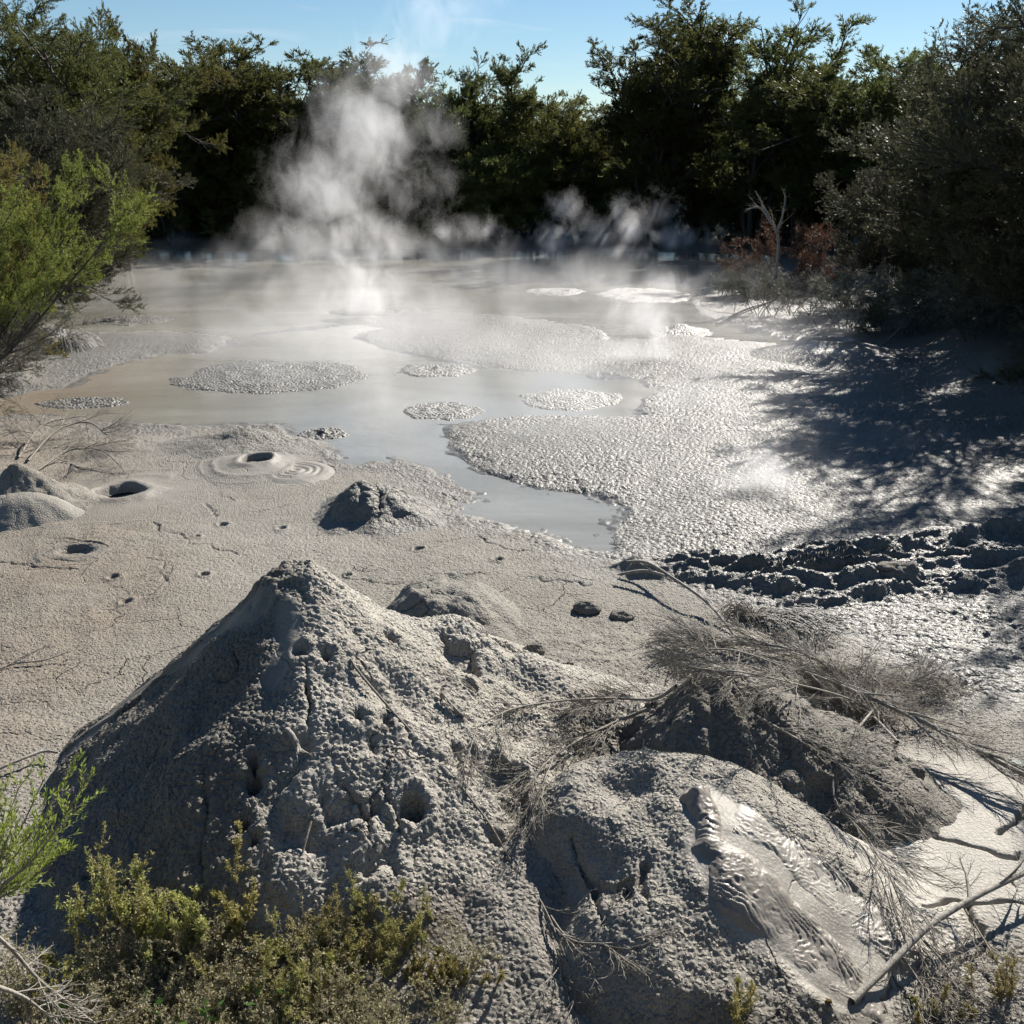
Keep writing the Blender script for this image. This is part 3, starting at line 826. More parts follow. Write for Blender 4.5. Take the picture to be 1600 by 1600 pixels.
def flow_part(lft, rgt, name, label, thick, cordh, freq, warp_, amp2, seed, edge=.08):
    mid_l = hits(lft)[:, :2]; mid_r = hits(rgt)[:, :2]
    mid_ = (mid_l + mid_r) / 2
    poly = np.concatenate([mid_l, mid_r[::-1]])
    lo = poly.min(0) - .15; hi = poly.max(0) + .15
    res = .0055
    xs = np.arange(lo[0], hi[0], res); ys = np.arange(lo[1], hi[1], res)
    X, Y = np.meshgrid(xs, ys); x = X.ravel(); y = Y.ravel()
    sd_ = sdf(x, y, poly) + edge * (fbm(x * 6, y * 6, oct=4, seed=seed + 2) - .5)
    best = np.full(x.shape, 1e9); s = np.zeros_like(x); side = np.zeros_like(x); acc = 0
    for i in range(len(mid_) - 1):
        ax, ay = mid_[i]; bx, by = mid_[i + 1]; ex, ey = bx - ax, by - ay; Ln = math.hypot(ex, ey)
        t = np.clip(((x - ax) * ex + (y - ay) * ey) / Ln ** 2, -.3 if i == 0 else 0, 1)
        px_, py_ = x - ax - t * ex, y - ay - t * ey; dd = px_ ** 2 + py_ ** 2
        m = dd < best
        best[m] = dd[m]; s[m] = acc + t[m] * Ln; side[m] = (px_ * ey - py_ * ex)[m] / Ln
        acc += Ln
    f1 = fbm(x * 3, y * 3, oct=3, seed=seed); f2 = fbm(x * 8, y * 8, oct=4, seed=seed + 4)
    ph = s + 2.6 * side ** 2 / .12 * .35 + warp_ * (f1 - .5) + amp2 * (f2 - .5)
    body = sstep(0.01, -.10, sd_)
    c1 = 1 - np.abs(np.sin(ph * freq)) ; c2 = 1 - np.abs(np.sin(ph * freq * 2.3 + 9 * f1))
    gate = .25 + .75 * sstep(.35, .62, fbm(x * 4, y * 4, oct=3, seed=seed + 5))
    start = sstep(.05, .22, s)
    h = thick * body + cordh * (1 - c1 ** 1.6) * gate * sstep(-.01, -.05, sd_) * start + .35 * cordh * (1 - c2) * sstep(-.02, -.06, sd_) * start + .05 * (f1 - .5) * body + .02 * (f2 - .5) * body
    if name == 'mud_flow':
        h = h + (1 - start) * (.03 + .035 * lump(worley(x * 8, y * 8, seed=seed + 3), .9) ) * body 
    z = surf(x, y) + h - .004 - .03 * sstep(-.02, .0, sd_)
    Fq = grid_faces(len(ys), len(xs)); keep = (sd_[Fq].min(1) < .0); Fq = Fq[keep]
    V = np.stack([x, y, z], -1); used = np.zeros(len(V), bool); used[Fq.ravel()] = True; idx = np.cumsum(used) - 1
    o = mesh_np(name, V[used], idx[Fq], FLOWM if name == 'mud_flow' else FLOWM2, parent=fm)
    o['label'] = label
flow_part(FL_L, [(1105,1235),(1132,1282),(1150,1318),(1198,1352),(1240,1392),(1285,1432),(1325,1470),(1362,1512),(1378,1555),(1374,1588)], 'mud_flow',
          'glossy rippled brown-grey tongue of fresh mud', .014, .012, 62, .42, .24, 401, edge=.16)
flow_part([(1128,1262),(1146,1300),(1190,1335),(1232,1372),(1275,1412),(1318,1450),(1362,1490),(1395,1530)], [(1180,1240),(1230,1285),(1285,1330),(1330,1368),(1385,1410),(1430,1450),(1465,1495),(1490,1540)], 'mud_sheet',
          'paler wrinkled sheet of wet mud beside the tongue', .006, .019, 60, .40, .22, 431, edge=.16)

q = pick(m_leftdark)
patch_object('mud_mound', m_leftdark, *q[1:], .02, 'dark pointed mud mound by the left edge beside the fallen brushwood', 'mud mound', MUD, coarse=.05, clod=.04, wetv=.1, brownv=.4, seed=360)
q = pick(m_leftpale)
patch_object('mud_mound', m_leftpale, *q[1:], .018, 'low rounded pale mud mound by the left edge in front of the dark pointed one', 'mud mound', MUD, coarse=.02, clod=.01, wetv=0.0, brownv=.1, seed=365,
             slickf=lambda x, y: .6 * np.ones_like(x))
def m_heap_det(x, y):
    s = m_heap(x, y); k = sstep(.02, .12, s)
    k = k * sstep(.03, .2, s)
    return s + k * (.11 * lump(worley(x * 6.5, y * 6.5, seed=511), 1.1) + .03 * lump(worley(x * 15, y * 15, seed=512)))
q = pick(m_heap)
patch_object('mud_heap', m_heap_det, *q[1:], .014, 'dark heap of wet spattered mud clods in the middle of the mud flat', 'mud heap', MUD, coarse=.02, clod=.03, wetv=.75, brownv=0, seed=370)
q = pick(m_heap2)
def m_heap2_det(x, y):
    s = m_heap2(x, y); k = sstep(.10, .2, s)
    return s + k * .03 * lump(worley(x * 9, y * 9, seed=513), .9)
patch_object('mud_heap', m_heap2_det, *q[1:], .02, 'low pebbly mud swell on the near edge of the middle pool', 'mud heap', MUD, coarse=.02, clod=.02, grainy=.012, wetv=.5, seed=375)
patch_object('mud_crater', m_cr1, *pick(m_cr1)[1:], .02, 'round mud crater with a dark hole and smooth ringed rim at left', 'mud crater', MUD, coarse=.008, clod=0, grainy=.004, wetv=.1, seed=380,
             slickf=lambda x, y: .75 * sstep(1.0, .7, np.hypot(x - cr1[0], y - cr1[1])))
patch_object('mud_crater', m_cr2, *pick(m_cr2)[1:], .016, 'raised mud crater with a black opening behind the dark clod heap', 'mud crater', MUD, coarse=.008, clod=0, grainy=.004, wetv=.2, seed=382,
             slickf=lambda x, y: .85 * sstep(.8, .5, np.hypot(x - cr2[0], y - cr2[1])))
patch_object('mud_crater', m_cr3, *pick(m_cr3)[1:], .014, 'flat ring-marked mud blister touching the crater with the black opening', 'mud crater', MUD, coarse=.004, clod=0, grainy=.002, wetv=.3, seed=384,
             slickf=lambda x, y: .9 * np.ones_like(x))
patch_object('mud_crater', m_cr4, *pick(m_cr4)[1:], .03, 'low glossy mud volcano with a bright rim below the right bank trees', 'mud crater', MUD, coarse=.02, clod=0, grainy=.006, wetv=.9, seed=386,
             slickf=lambda x, y: .8 * sstep(1.3, .6, np.hypot((x - cr4[0]) / 1.2, y - cr4[1])))
patch_object('mud_crater', m_cr5, *pick(m_cr5)[1:], .014, 'sunken broken mud blister on the brown mud by the left edge', 'mud crater', MUD, coarse=.03, clod=.01, wetv=.2, brownv=.7, seed=388)

# froth rafts floating in the pools
FROTHS = [
 (430,585,162,27,'widest pebbly froth raft, in the near left pool','F'),
 (592,632,30,5,None,'x'),
 (890,622,92,18,'pebbly froth raft right of centre in the middle pool','F'),
 (693,640,66,15,'small round pebbly froth raft in the centre of the middle pool','F'),
 (860,672,172,30,'broad froth raft joining the near edge of the middle pool','F'),
 (205,499,68,9,'thin dark froth raft in the back pond near the left bank','F'),
 (682,577,68,11,'froth raft with a bubbling knob behind the middle pool','F'),
 (590,486,80,7,'thin froth raft under the brightest steam puff in the back pond','F'),
 (560,500,58,5,'narrow froth raft in front of the brightest steam puff','F'),
 (865,455,50,6,'small glinting froth raft, left one in the back pond','F'),
 (1010,460,80,12,'wide glinting froth raft in the back pond near the right bank','F'),
 (1150,444,42,4,'sliver of glinting froth beside the right bank tip','F'),
 (1075,410,60,3,'thin line of bright froth at the far right shore','F'),
 (1060,518,58,10,'smooth froth hump by the dark channel on the right','F'),
 (505,677,42,9,'small double-ringed froth raft at the near pool edge','F'),
 (1120,640,105,32,'rough froth raft at the right end of the middle pool','F'),
 (130,628,78,9,'ragged froth raft in the brown water at left','F'),
]
for i, (px_, py_, rx_, ry_, lab, kk) in enumerate(FROTHS):
    if lab is None: continue
    c = G(px_, py_, .02); rx = abs(G(px_ + rx_, py_, .02)[0] - c[0]); ry = (G(px_, py_ - ry_, .02)[1] - G(px_, py_ + ry_, .02)[1]) / 2
    res = max(.02, .0018 * c[1])
    def ff(x, y, c=c, rx=rx, ry=ry, i=i):
        d = np.hypot((x - c[0]) / rx, (y - c[1]) / ry) + .38 * (fbm(x * 1.3 + i, y * 1.3, oct=4, seed=600 + i) - .5) + .22 * (vnoise(x * 5, y * 5, seed=660 + i) - .5) * min(1, .8 / ry)
        h = .030 * sstep(1.02, .7, d) - .02
        mk_ = sstep(.4, .6, fbm(x * 1.1, y * 1.1, oct=3, seed=670 + i)); pb = lump(worley(x * 16, y * 16, seed=620 + i), 1.3) * (.5 + .5 * mk_) + .9 * (1 - mk_) * lump(worley(x * 7, y * 7, seed=625 + i), 1.3)
        ring = .6 + .4 * np.sin(d * 16)
        h = h + sstep(1.02, .8, d) * (.030 * pb * ring + .03 * (fbm(x * 3, y * 3, oct=3, seed=640) - .5))
        if 'knob' in lab or 'double' in lab: h = h + .07 * np.exp(-(np.hypot(x - c[0], y - c[1]) / .08) ** 2)
        if 'hump' in lab: h = h + .18 * np.exp(-(d / .45) ** 2)
        return h
    nx = int(2.3 * rx / res); ny = max(12, int(2.3 * ry / res))
    xs = np.linspace(c[0] - 1.15 * rx, c[0] + 1.15 * rx, nx); ys = np.linspace(c[1] - 1.15 * ry, c[1] + 1.15 * ry, ny)
    X, Y = np.meshgrid(xs, ys); x = X.ravel(); y = Y.ravel(); z = ff(x, y)
    Fq = grid_faces(ny, nx); Fq = Fq[z[Fq].max(1) > -.018]
    V = np.stack([x, y, z], -1); used = np.zeros(len(V), bool); used[Fq.ravel()] = True; idx = np.cumsum(used) - 1
    o = mesh_np('froth_patch', V[used], idx[Fq], FROTH)
    tag(o, lab, 'mud froth', 'pebbly froth rafts on the pools')

# ------------------------------------------------------------------ plants: branching + blades
def unit(v):
    return v / (np.linalg.norm(v, axis=-1, keepdims=True) + 1e-9)

def perp(d, rng):
    r = rng.normal(size=d.shape)
    return unit(np.cross(d, r))

def paths(start, d, length, n, wob, droop, rng):
    M = len(start); P = np.zeros((M, n, 3)); P[:, 0] = start; step = (np.asarray(length) / (n - 1)).reshape(-1, 1)
    d = unit(d)
    for i in range(1, n):
        P[:, i] = P[:, i - 1] + d * step
        d = unit(d + rng.normal(size=d.shape) * wob + np.array((0, 0, droop)))
    return P

def sample_path(P, t):
    n = P.shape[1]; f = t * (n - 1); i = np.minimum(f.astype(int), n - 2); u = (f - i)[:, None]
    m = np.arange(len(P))
    a = P[m, i]; b = P[m, i + 1]
    return a * (1 - u) + b * u, unit(b - a)

def sprout(P, k, lo, hi, length, ang, rng, n=5, wob=.12, droop=0.0, up=0.0, flat=1.0, jit=.35, env=None):
    Q = np.repeat(P, k, 0); M = len(Q)
    t = rng.uniform(lo, hi, M)
    pos, dr = sample_path(Q, t)
    a = ang * (1 + .35 * rng.normal(size=M))[:, None]
    d = dr * np.cos(a) + perp(dr, rng) * np.sin(a)
    d[:, 2] = d[:, 2] * flat + up
    L_ = length * (1 + (.2 if env is not None else jit) * rng.uniform(-1, 1, M))
    if env is not None: L_ = L_ * env(pos)
    else: L_ = L_ * (1.1 - .5 * t)
    return paths(pos, d, L_, n, wob, droop, rng)

def tubes(P, r0, r1, sides=4):
    """P (M,n,3); r0 root radius, r1 tip radius (scalars or (M,))"""
    M, n, _ = P.shape
    T = np.gradient(P, axis=1); T = unit(T)
    ref = np.where(np.abs(T[..., 2:3]) > .9, np.array((1., 0, 0)), np.array((0, 0, 1.)))
    U = unit(np.cross(T, ref)); W = np.cross(T, U)
    t = np.linspace(0, 1, n)[None, :]
    R = np.asarray(r0).reshape(-1, 1) * (1 - t) + np.asarray(r1).reshape(-1, 1) * t
    a = np.arange(sides) / sides * 2 * math.pi
    V = P[:, :, None] + R[..., None, None] * (np.cos(a)[None, None, :, None] * U[:, :, None] + np.sin(a)[None, None, :, None] * W[:, :, None])
    V = V.reshape(-1, 3)
    m = np.arange(M)[:, None, None] * n * sides; i = np.arange(n - 1)[None, :, None] * sides; s = np.arange(sides)[None, None, :]; s2 = (s + 1) % sides
    b = m + i
    Fq = np.stack([b + s, b + s2, b + s2 + sides, b + s + sides], -1).reshape(-1, 4)
    return V, Fq

def join(*parts):
    V = []; Fq = []; o = 0
    for v, f in parts:
        V.append(v); Fq.append(f + o); o += len(v)
    return np.concatenate(V), np.concatenate(Fq)

def blades(P, k, length, width, ang, rng, lo=.1, up=0.0, flat=1.0, jit=.4):
    Q = np.repeat(P, k, 0); M = len(Q)
    t = rng.uniform(lo, 1, M)
    pos, dr = sample_path(Q, t)
    d = dr * math.cos(ang) + perp(dr, rng) * math.sin(ang); d[:, 2] = d[:, 2] * flat + up
    d = unit(d); s = perp(d, rng)
    L_ = (length * (1 + jit * rng.uniform(-1, 1, M)))[:, None]; W_ = (width * (1 + .3 * rng.uniform(-1, 1, M)))[:, None] * .5
    V = np.stack([pos, pos + d * L_ * .45 + s * W_, pos + d * L_, pos + d * L_ * .45 - s * W_], 1).reshape(-1, 3)
    return V, np.arange(M * 4).reshape(-1, 4)

def tree_shape(h, r, seed, style='dome', stems=4, limbs=9, br=9, tw=10, bl=12, leaf=(.13, .034), lo=.3, lean=(0, 0), thin=.36):
    rng = np.random.default_rng(seed)
    ang = rng.uniform(0, 2 * math.pi, stems)
    base_ = np.stack([np.cos(ang) * .12, np.sin(ang) * .12, np.full(stems, -.3)], -1)
    sp = .22 if style != 'bush' else .5
    d = np.stack([np.cos(ang) * sp + lean[0], np.sin(ang) * sp + lean[1], np.ones(stems)], -1)
    S = paths(base_, d, h * rng.uniform(.60, .90, stems), 9, .07, .01, rng)
    if style == 'dome': env = lambda p: np.clip(.35 + .9 * np.sin(np.clip((p[:, 2] / h - lo) / (1.02 - lo), 0, 1) * math.pi * .85 + .35), .25, 1.2)
    elif style == 'tall': env = lambda p: np.clip(1.05 - .45 * p[:, 2] / h, .3, 1)
    else: env = lambda p: np.clip(1.15 - .75 * (p[:, 2] / h) ** 1.5, .3, 1.2)
    Lb = sprout(S, limbs, lo, 1.0, r * .95, 1.0, rng, n=6, wob=.15, droop=.07 if style != 'bush' else .02, up=.28, env=env)
    B = sprout(Lb, br, .25, 1.0, r * .42, .8, rng, n=5, wob=.12, droop=.02, up=.12, flat=.45)
    T = sprout(B, tw, .15, 1.0, r * .17, .7, rng, n=4, wob=.12, up=.25, flat=.6)
    # some clumps are bare or thin: drop twigs where a coarse noise is low
    key = fbm(T[:, 0, 0] * .9 + seed, T[:, 0, 1] * .9, T[:, 0, 2] * 1.5, oct=3, seed=seed)
    T = T[key > thin]
    Tp = sprout(S, 26, .62, 1.0, r * .34, 1.0, rng, n=5, wob=.12, up=.3)
    T = np.concatenate([T, sprout(Tp, tw, .1, 1.0, r * .16, .7, rng, n=4, wob=.12, up=.25, flat=.7)])
    wood = join(tubes(S, h * .013, h * .0012, 6), tubes(Lb, h * .0045, h * .0013, 4), tubes(B, h * .0022, h * .0008, 3))
    lv = blades(T, bl, leaf[0], leaf[1], .6, rng, up=.12)
    return wood, lv

_tree_cache = {}
def tree(key, px, dist, vtop, width=1.0, label='', group=None, lm=None, rot=0.0, z0=0.4, name='tree', cat='tree', far=True, x=None, h=None):
    """one tree: Empty > trunk, crown; meshes shared by look"""
    if key not in _tree_cache:
        kw = dict(TREE_KINDS[key]); m = kw.pop('mat'); bk = kw.pop('bark', BARK)
        (wv_, wf), (lv, lf) = tree_shape(**kw)
        a = mesh_np('trunk', wv_, wf, bk); b_ = mesh_np('crown', lv, lf, m, smooth=False)
        top = float(np.percentile(lv[:, 2], 99.97))
        _tree_cache[key] = (a, b_, top, True)
        first = True
    else: first = False
    a, b_, top, _ = _tree_cache[key]
    if x is None:
        q = A(px, dist, vtop); X = q[0] ; H = q[2] - z0
    else: X = x; H = h
    t = empty(name, (X, dist, z0), rot)
    s = H / top
    t.scale = (s * width, s * width, s)
    tag(t, label, cat, group)
    for src, nm in ((a, 'trunk'), (b_, 'crown')):
        c = src if first else src.copy()
        if not first: COL.objects.link(c)
        c.name = nm; c.parent = t
        if lm and nm == 'crown':
            c.material_slots[0].link = 'OBJECT'; c.material_slots[0].material = lm
    return t

TREE_KINDS = {
 'domeA': dict(h=9, r=3.1, seed=1, style='dome', mat=LEAF_FAR, lo=.12, stems=5, limbs=15, br=9, tw=12, bl=22),
 'domeB': dict(h=9, r=2.8, seed=2, style='dome', mat=LEAF_FAR, lo=.12, stems=5, limbs=15, br=9, tw=12, bl=22),
 'tallA': dict(h=11, r=2.5, seed=3, style='tall', mat=LEAF_FAR, lo=.2, stems=5, limbs=15, br=9, tw=10, bl=19, leaf=(.125, .031), thin=.40),
 'tallB': dict(h=11, r=2.2, seed=4, style='tall', mat=LEAF_FAR, lo=.22, stems=4, limbs=14, br=9, tw=10, bl=19, leaf=(.125, .031), thin=.38),
 'bushA': dict(h=5, r=2.4, seed=5, style='bush', mat=LEAF_FAR, lo=.03, stems=8, limbs=10, br=9, tw=10, bl=15, thin=.2, leaf=(.16, .046)),
 'bushB': dict(h=5, r=2.6, seed=6, style='bush', mat=LEAF_OLIVE, lo=.03, stems=8, limbs=10, br=9, tw=10, bl=13, thin=.3),
 'nearA': dict(h=8, r=2.9, seed=7, style='bush', mat=LEAF_RIGHT, lo=.04, stems=7, limbs=12, br=12, tw=12, bl=32, leaf=(.075, .017), thin=.26),
 'nearB': dict(h=8, r=2.6, seed=8, style='dome', mat=LEAF_RIGHT, lo=.10, stems=6, limbs=12, br=12, tw=12, bl=32, leaf=(.075, .017), thin=.27),
 'lushC': dict(h=7, r=2.3, seed=9, style='bush', mat=LEAF_OLIVE, lo=.05, stems=6, limbs=11, br=10, tw=11, bl=18, leaf=(.09, .028)),
}
# (kind, px, distance, top pixel row, width, material, rotation, label)
FAR = [
 ('domeA', 240, 52, 135, .8, None, 0.3, 'dark far-shore tree just right of the distant hill gap, lower than its neighbours'),
 ('domeB', 310, 55, 88, .95, None, 1.1, 'round-topped far-shore tree third from the left of the pool'),
 ('domeA', 372, 56, 96, 1.0, LEAF_OLIVE, 2.0, 'olive far-shore tree between the round-topped tree and the broad spiky one'),
 ('domeB', 452, 56, 50, 1.35, None, 2.9, 'broad spiky-crowned far-shore tree left of the tall steam plume'),
 ('domeA', 540, 57, 95, 1.0, None, 4.0, 'far-shore tree at the left edge of the tall steam plume'),
 ('tallB', 622, 58, 95, 1.0, None, 5.0, 'thin far-shore tree veiled by the top of the steam plume'),
 ('domeB', 705, 57, 118, .9, None, .5, 'far-shore tree half veiled at the right of the plume'),
 ('tallA', 785, 58, 75, .85, None, 1.5, 'slender open-crowned tree rising alone right of the steam plume'),
 ('domeA', 868, 56, 140, .95, LEAF_OLIVE, 2.2, 'olive spiky tree between the slender tree and the tall pair'),
 ('domeB', 935, 56, 178, .95, None, 3.3, 'low dark far-shore tree at the dip left of the tall pair'),
 ('tallA', 1035, 52, -2, 1.15, None, 4.1, 'tall open-crowned tree, left one of the tall pair right of centre'),
 ('tallB', 1105, 54, 15, 1.1, None, .9, 'thin tall tree standing between the tall pair'),
 ('tallA', 1205, 51, -18, 1.1, None, 5.4, 'tallest feathery tree, right one of the tall pair'),
 ('tallB', 1268, 50, 110, .75, None, 1.9, 'smaller tall tree leaning against the right side of the tallest one'),
 ('domeB', 1350, 47, 78, 1.25, None, 2.6, 'spreading tree behind the right bank, first beyond the sky gap'),
 ('domeA', 1440, 44, 72, 1.2, None, 3.6, 'spreading tree behind the right bank, second beyond the sky gap'),
 ('tallB', 1560, 40, 45, 1.0, None, 4.6, 'sparse tree top at the upper right corner above the bank trees'),
]
for k, px, dist, vt, wd, lm, rot, lab in FAR:
    tree(k, px, dist, vt, wd, lab, 'trees along the far shore', lm, rot)
rr = random.Random(5)
for i, px in enumerate([150, 215, 275, 340, 400, 470, 520, 585, 650, 720, 770, 830, 895, 960, 1010, 1075, 1140, 1190, 1240, 1310, 1380, 1450]):
    tree(rr.choice(['bushA', 'bushA', 'bushB']), px, 54.2 + rr.uniform(-.3, 1.6) - max(0, (px - 1100)) * .012, rr.uniform(215, 262), rr.uniform(1.0, 1.25),
         'dark bush filling the foot of the tree line along the far shore', 'bushes at the foot of the far trees', rr.choice([None, None, LEAF_FAR]), rr.uniform(0, 6), name='bush', cat='bush', z0=.25)
rr = random.Random(6)
for i, px in enumerate([60, 180, 290, 380, 500, 600, 690, 800, 900, 985, 1090, 1180, 1300, 1400, 1500]):
    tree(rr.choice(['domeA', 'domeB']), px, 62 + rr.uniform(-1, 3), rr.uniform(145, 190), rr.uniform(1.2, 1.5),
         'dim tree closing the gaps behind the front row of far-shore trees', 'second row of trees beyond the far shore', None, rr.uniform(0, 6), z0=1.0)
# lit bushes low on the far shore, seen through the steam
for px, dist, vt, wd, lab in [(560, 53.2, 296, .9, 'yellow-green bush low on the far shore inside the steam plume'), (652, 53.3, 330, .8, 'small pale yellow bush at the waterline right of the plume'),
                         (775, 53.6, 240, 1.0, 'olive bush under the slender open tree on the far shore')]:
    tree('bushB', px, dist, vt, wd, lab, None, LEAF_OLIVE, px * .1, name='bush', cat='bush', z0=.25)

# left bank trees, nearer
LEFT = [
 ('nearB', 30, 34, -30, 1.25, LEAF_FAR, .4, 'tall dark tree in the upper left corner'),
 ('nearB', 95, 38, 5, .9, LEAF_FAR, 1.7, 'spiky-topped tree beside the upper left corner tree'),
 ('domeB', 150, 41, 22, .7, LEAF_RIGHT, 5.1, 'narrow brownish tree at the left edge of the hill gap'),
 ('nearB', 125, 36, 100, .8, LEAF_OLIVE, 3.1, 'olive rounded tree under the narrow brownish one at left'),
 ('nearA', -40, 25, 110, 1.0, LEAF_DUSK, 2.2, 'greyish bushy tree at the left edge above the golden one'),
 ('nearA', 60, 30, 175, .9, LEAF_DUSK, 4.2, 'dusty grey bushy tree behind the bright green bush'),
 ('lushC', -95, 21, 200, .75, LEAF_GOLD, 1.2, 'golden-leaved bush on the left edge above the bright green bush'),
]
for k, px, dist, vt, wd, lm, rot, lab in LEFT:
    tree(k, px, dist, vt, wd, lab, 'trees on the left bank', lm, rot, z0=.3)

# right bank trees, some just outside the frame: they cast the shade on the mud
RIGHT = [
 ('nearA', None, 29.5, 11.0, 4.4, 1.0, .3, 'low bushy tree at the left tip of the right bank'),
 ('nearA', None, 26.5, 12.9, 5.8, 1.0, 1.5, 'bushy brown-green tree second from the tip of the right bank'),
 ('nearB', None, 30.0, 17.2, 7.2, 1.1, 2.7, 'rounded tree behind the bushy ones on the right bank'),
 ('nearA', None, 22.5, 12.3, 7.0, 1.0, 3.9, 'dense dusky tree over the glossy mud volcano'),
 ('nearA', None, 19.6, 12.2, 7.4, .95, 5.0, 'dense dusky tree at the right edge above the shaded mud'),
 ('nearB', None, 25.0, 17.6, 8.0, 1.0, .9, 'tall dusky tree at the upper right edge behind the bank'),
 ('nearB', None, 16.6, 12.6, 5.6, 1.0, 4.4, 'dusky tree beyond the right edge that shades the mud'),
 ('nearB', None, 12.6, 9.2, 7.2, .55, 2.0, 'narrow tree beyond the right edge that shades the near mud'),
]
for k, _, dist, X, H, wd, rot, lab in RIGHT:
    tree(k, 0, dist, 0, wd, lab, 'trees on the right bank', None, rot, z0=.3 if dist > 15 else .1, x=X, h=H)

# ------------------------------------------------------------------ plant with stems + leaves at a place, own mesh
def plant(name, loc, stems, leaves, bark, leafm, label, cat, group=None, leafname='leaves', stemname='stems', rz=0):
    t = empty(name, loc, rz); tag(t, label, cat, group)
    mesh_np(stemname, *stems, bark, parent=t)
    if leaves is not None: mesh_np(leafname, *leaves, leafm, parent=t, smooth=False)
    return t

def path_world(pts):      # a single smooth path through given 3-D points -> (1,n,3)
    pts = np.array(pts, float); n = len(pts); u = np.linspace(0, n - 1, max(12, n * 5))
    out_ = []
    for a in u:
        i = min(int(a), n - 2); t = a - i
        p0 = pts[max(i - 1, 0)]; p1 = pts[i]; p2 = pts[i + 1]; p3 = pts[min(i + 2, n - 1)]
        out_.append(.5 * ((2 * p1) + (-p0 + p2) * t + (2 * p0 - 5 * p1 + 4 * p2 - p3) * t * t + (-p0 + 3 * p1 - 3 * p2 + p3) * t ** 3))
    return np.array(out_)[None]

# bright manuka reaching over the pool at left
def manuka():
    rng = np.random.default_rng(50)
    D = 14.5
    root = np.array((-9.6, 14.9, .2))
    mains = []
    for tgt in [(40, 480), (90, 330), (140, 310), (60, 390), (0, 330), (195, 335), (170, 370), (20, 520), (-60, 350), (110, 430), (80, 300)]:
        q = np.array(A(tgt[0], D + rng.uniform(-1.2, 1.2), tgt[1]))
        m_ = root + (q - root) * np.array((.45, .5, .35)) + np.array((0, 0, -.1))
        mains.append(path_world([root, m_, q])[0])
    S = np.array(mains)
    Lb = sprout(S, 9, .3, 1, 1.05, .55, rng, n=6, wob=.08, up=.10, droop=.02)
    B = sprout(Lb, 9, .15, 1, .48, .5, rng, n=5, wob=.07, up=.12)
    T = sprout(B, 9, .1, 1, .17, .5, rng, n=4, wob=.06, up=.12)
    zc = T[:, 0, 2]; up_ = zc + .25 * (T[:, 0, 0] + 8.0) * -1 + rng.normal(size=len(T)) * .15
    thr = np.percentile(up_, 42)
    hi_ = T[up_ > thr]; lo_ = T[up_ <= thr]
    t = empty('manuka_bush', tuple(root)); tag(t, 'bright green feathery bush with grey lower twigs leaning over the pool at left', 'bush')
    off = root
    wood = join(tubes(S, .035, .008, 6), tubes(Lb, .009, .003, 4), tubes(B, .003, .0012, 3))
    def sh(vf): return (vf[0] - off, vf[1])
    mesh_np('stems', *sh(wood), BARK, parent=t)
    mesh_np('leaves', *sh(blades(hi_, 18, .034, .010, .8, rng)), LEAF_BRIGHT, parent=t, smooth=False)
    o = mesh_np('dusty_foliage', *sh(join(blades(lo_, 18, .032, .008, .7, rng), tubes(lo_[::2], .0018, .001, 3))), LEAF_GREY, parent=t, smooth=False)
    o['label'] = 'grey dusty underside foliage'
manuka()

# mud-caked drooping sedge on the left shore
def droop_tuft(name, loc, n, length, rng, label, wide=.2, dirn=(0, 0), mat=MUDDY, cat='grass tuft', group=None, arch=.55, r=.004):
    a = rng.uniform(0, 2 * math.pi, n)
    st = np.stack([np.cos(a) * wide * .4, np.sin(a) * wide * .25, np.zeros(n)], -1) * rng.uniform(0, 1, (n, 1))
    d = np.stack([np.cos(a) * .5 + dirn[0], np.sin(a) * .5 + dirn[1], np.full(n, 1.1)], -1)
    P = paths(st, d, length * rng.uniform(.35, 1.2, n), 9, .10, -arch, rng)
    P[..., 2] = np.maximum(P[..., 2], .006)
    o = mesh_np(name, *tubes(P, r, r * .35, 3), mat); o.location = loc
    return tag(o, label, cat, group)
rng0 = np.random.default_rng(77)
p = hit(98, 545)
droop_tuft('sedge_tuft', (p[0], p[1], p[2]), 420, 1.25, rng0, 'mud-caked sedge drooping like a curtain on the left shore under the bush', .5, r=.010, cat='sedge')
p = hit(10, 600)
droop_tuft('sedge_tuft', tuple(p), 220, .7, rng0, 'small mud-caked sedge clump at the left edge of the brown shallows', .3, r=.007, cat='sedge')
p = hit(1235, 975)
droop_tuft('sedge_tuft', (p[0], p[1], p[2]), 420, .85, rng0, 'grey mud-caked sedge arching over the crumpled mud ridge at right', .9, dirn=(1.1, -.7), r=.005, cat='sedge')
p = hit(1175, 968)
droop_tuft('sedge_tuft', (p[0], p[1], p[2] - .02), 380, .42, rng0, 'dark inner clump of sedge pressed against the left of the arching grey one', .35, dirn=(.3, .1), mat=DEAD_BR, r=.0045, cat='sedge')
for i, (u_, v_, L_) in enumerate([(1280,1010,.4),(1080,1060,.3),(1040,1045,.28),(1400,985,.25),(1345,1085,.35)]):
    p = hit(u_, v_)
    droop_tuft('grass_tuft', tuple(p), 110, L_, rng0, ['dull grass tuft just below the arching grey sedge', 'dry grass tuft by the brushwood behind the vent-topped cone', 'dry grass tuft left of the brushwood behind the vent-topped cone',
               'thin grass tuft on the rippled mud right of the sedge', 'matted grass tuft on the dark hummock among the dead branches'][i], .3, dirn=(.3, -.2), mat=DEAD, r=.003)

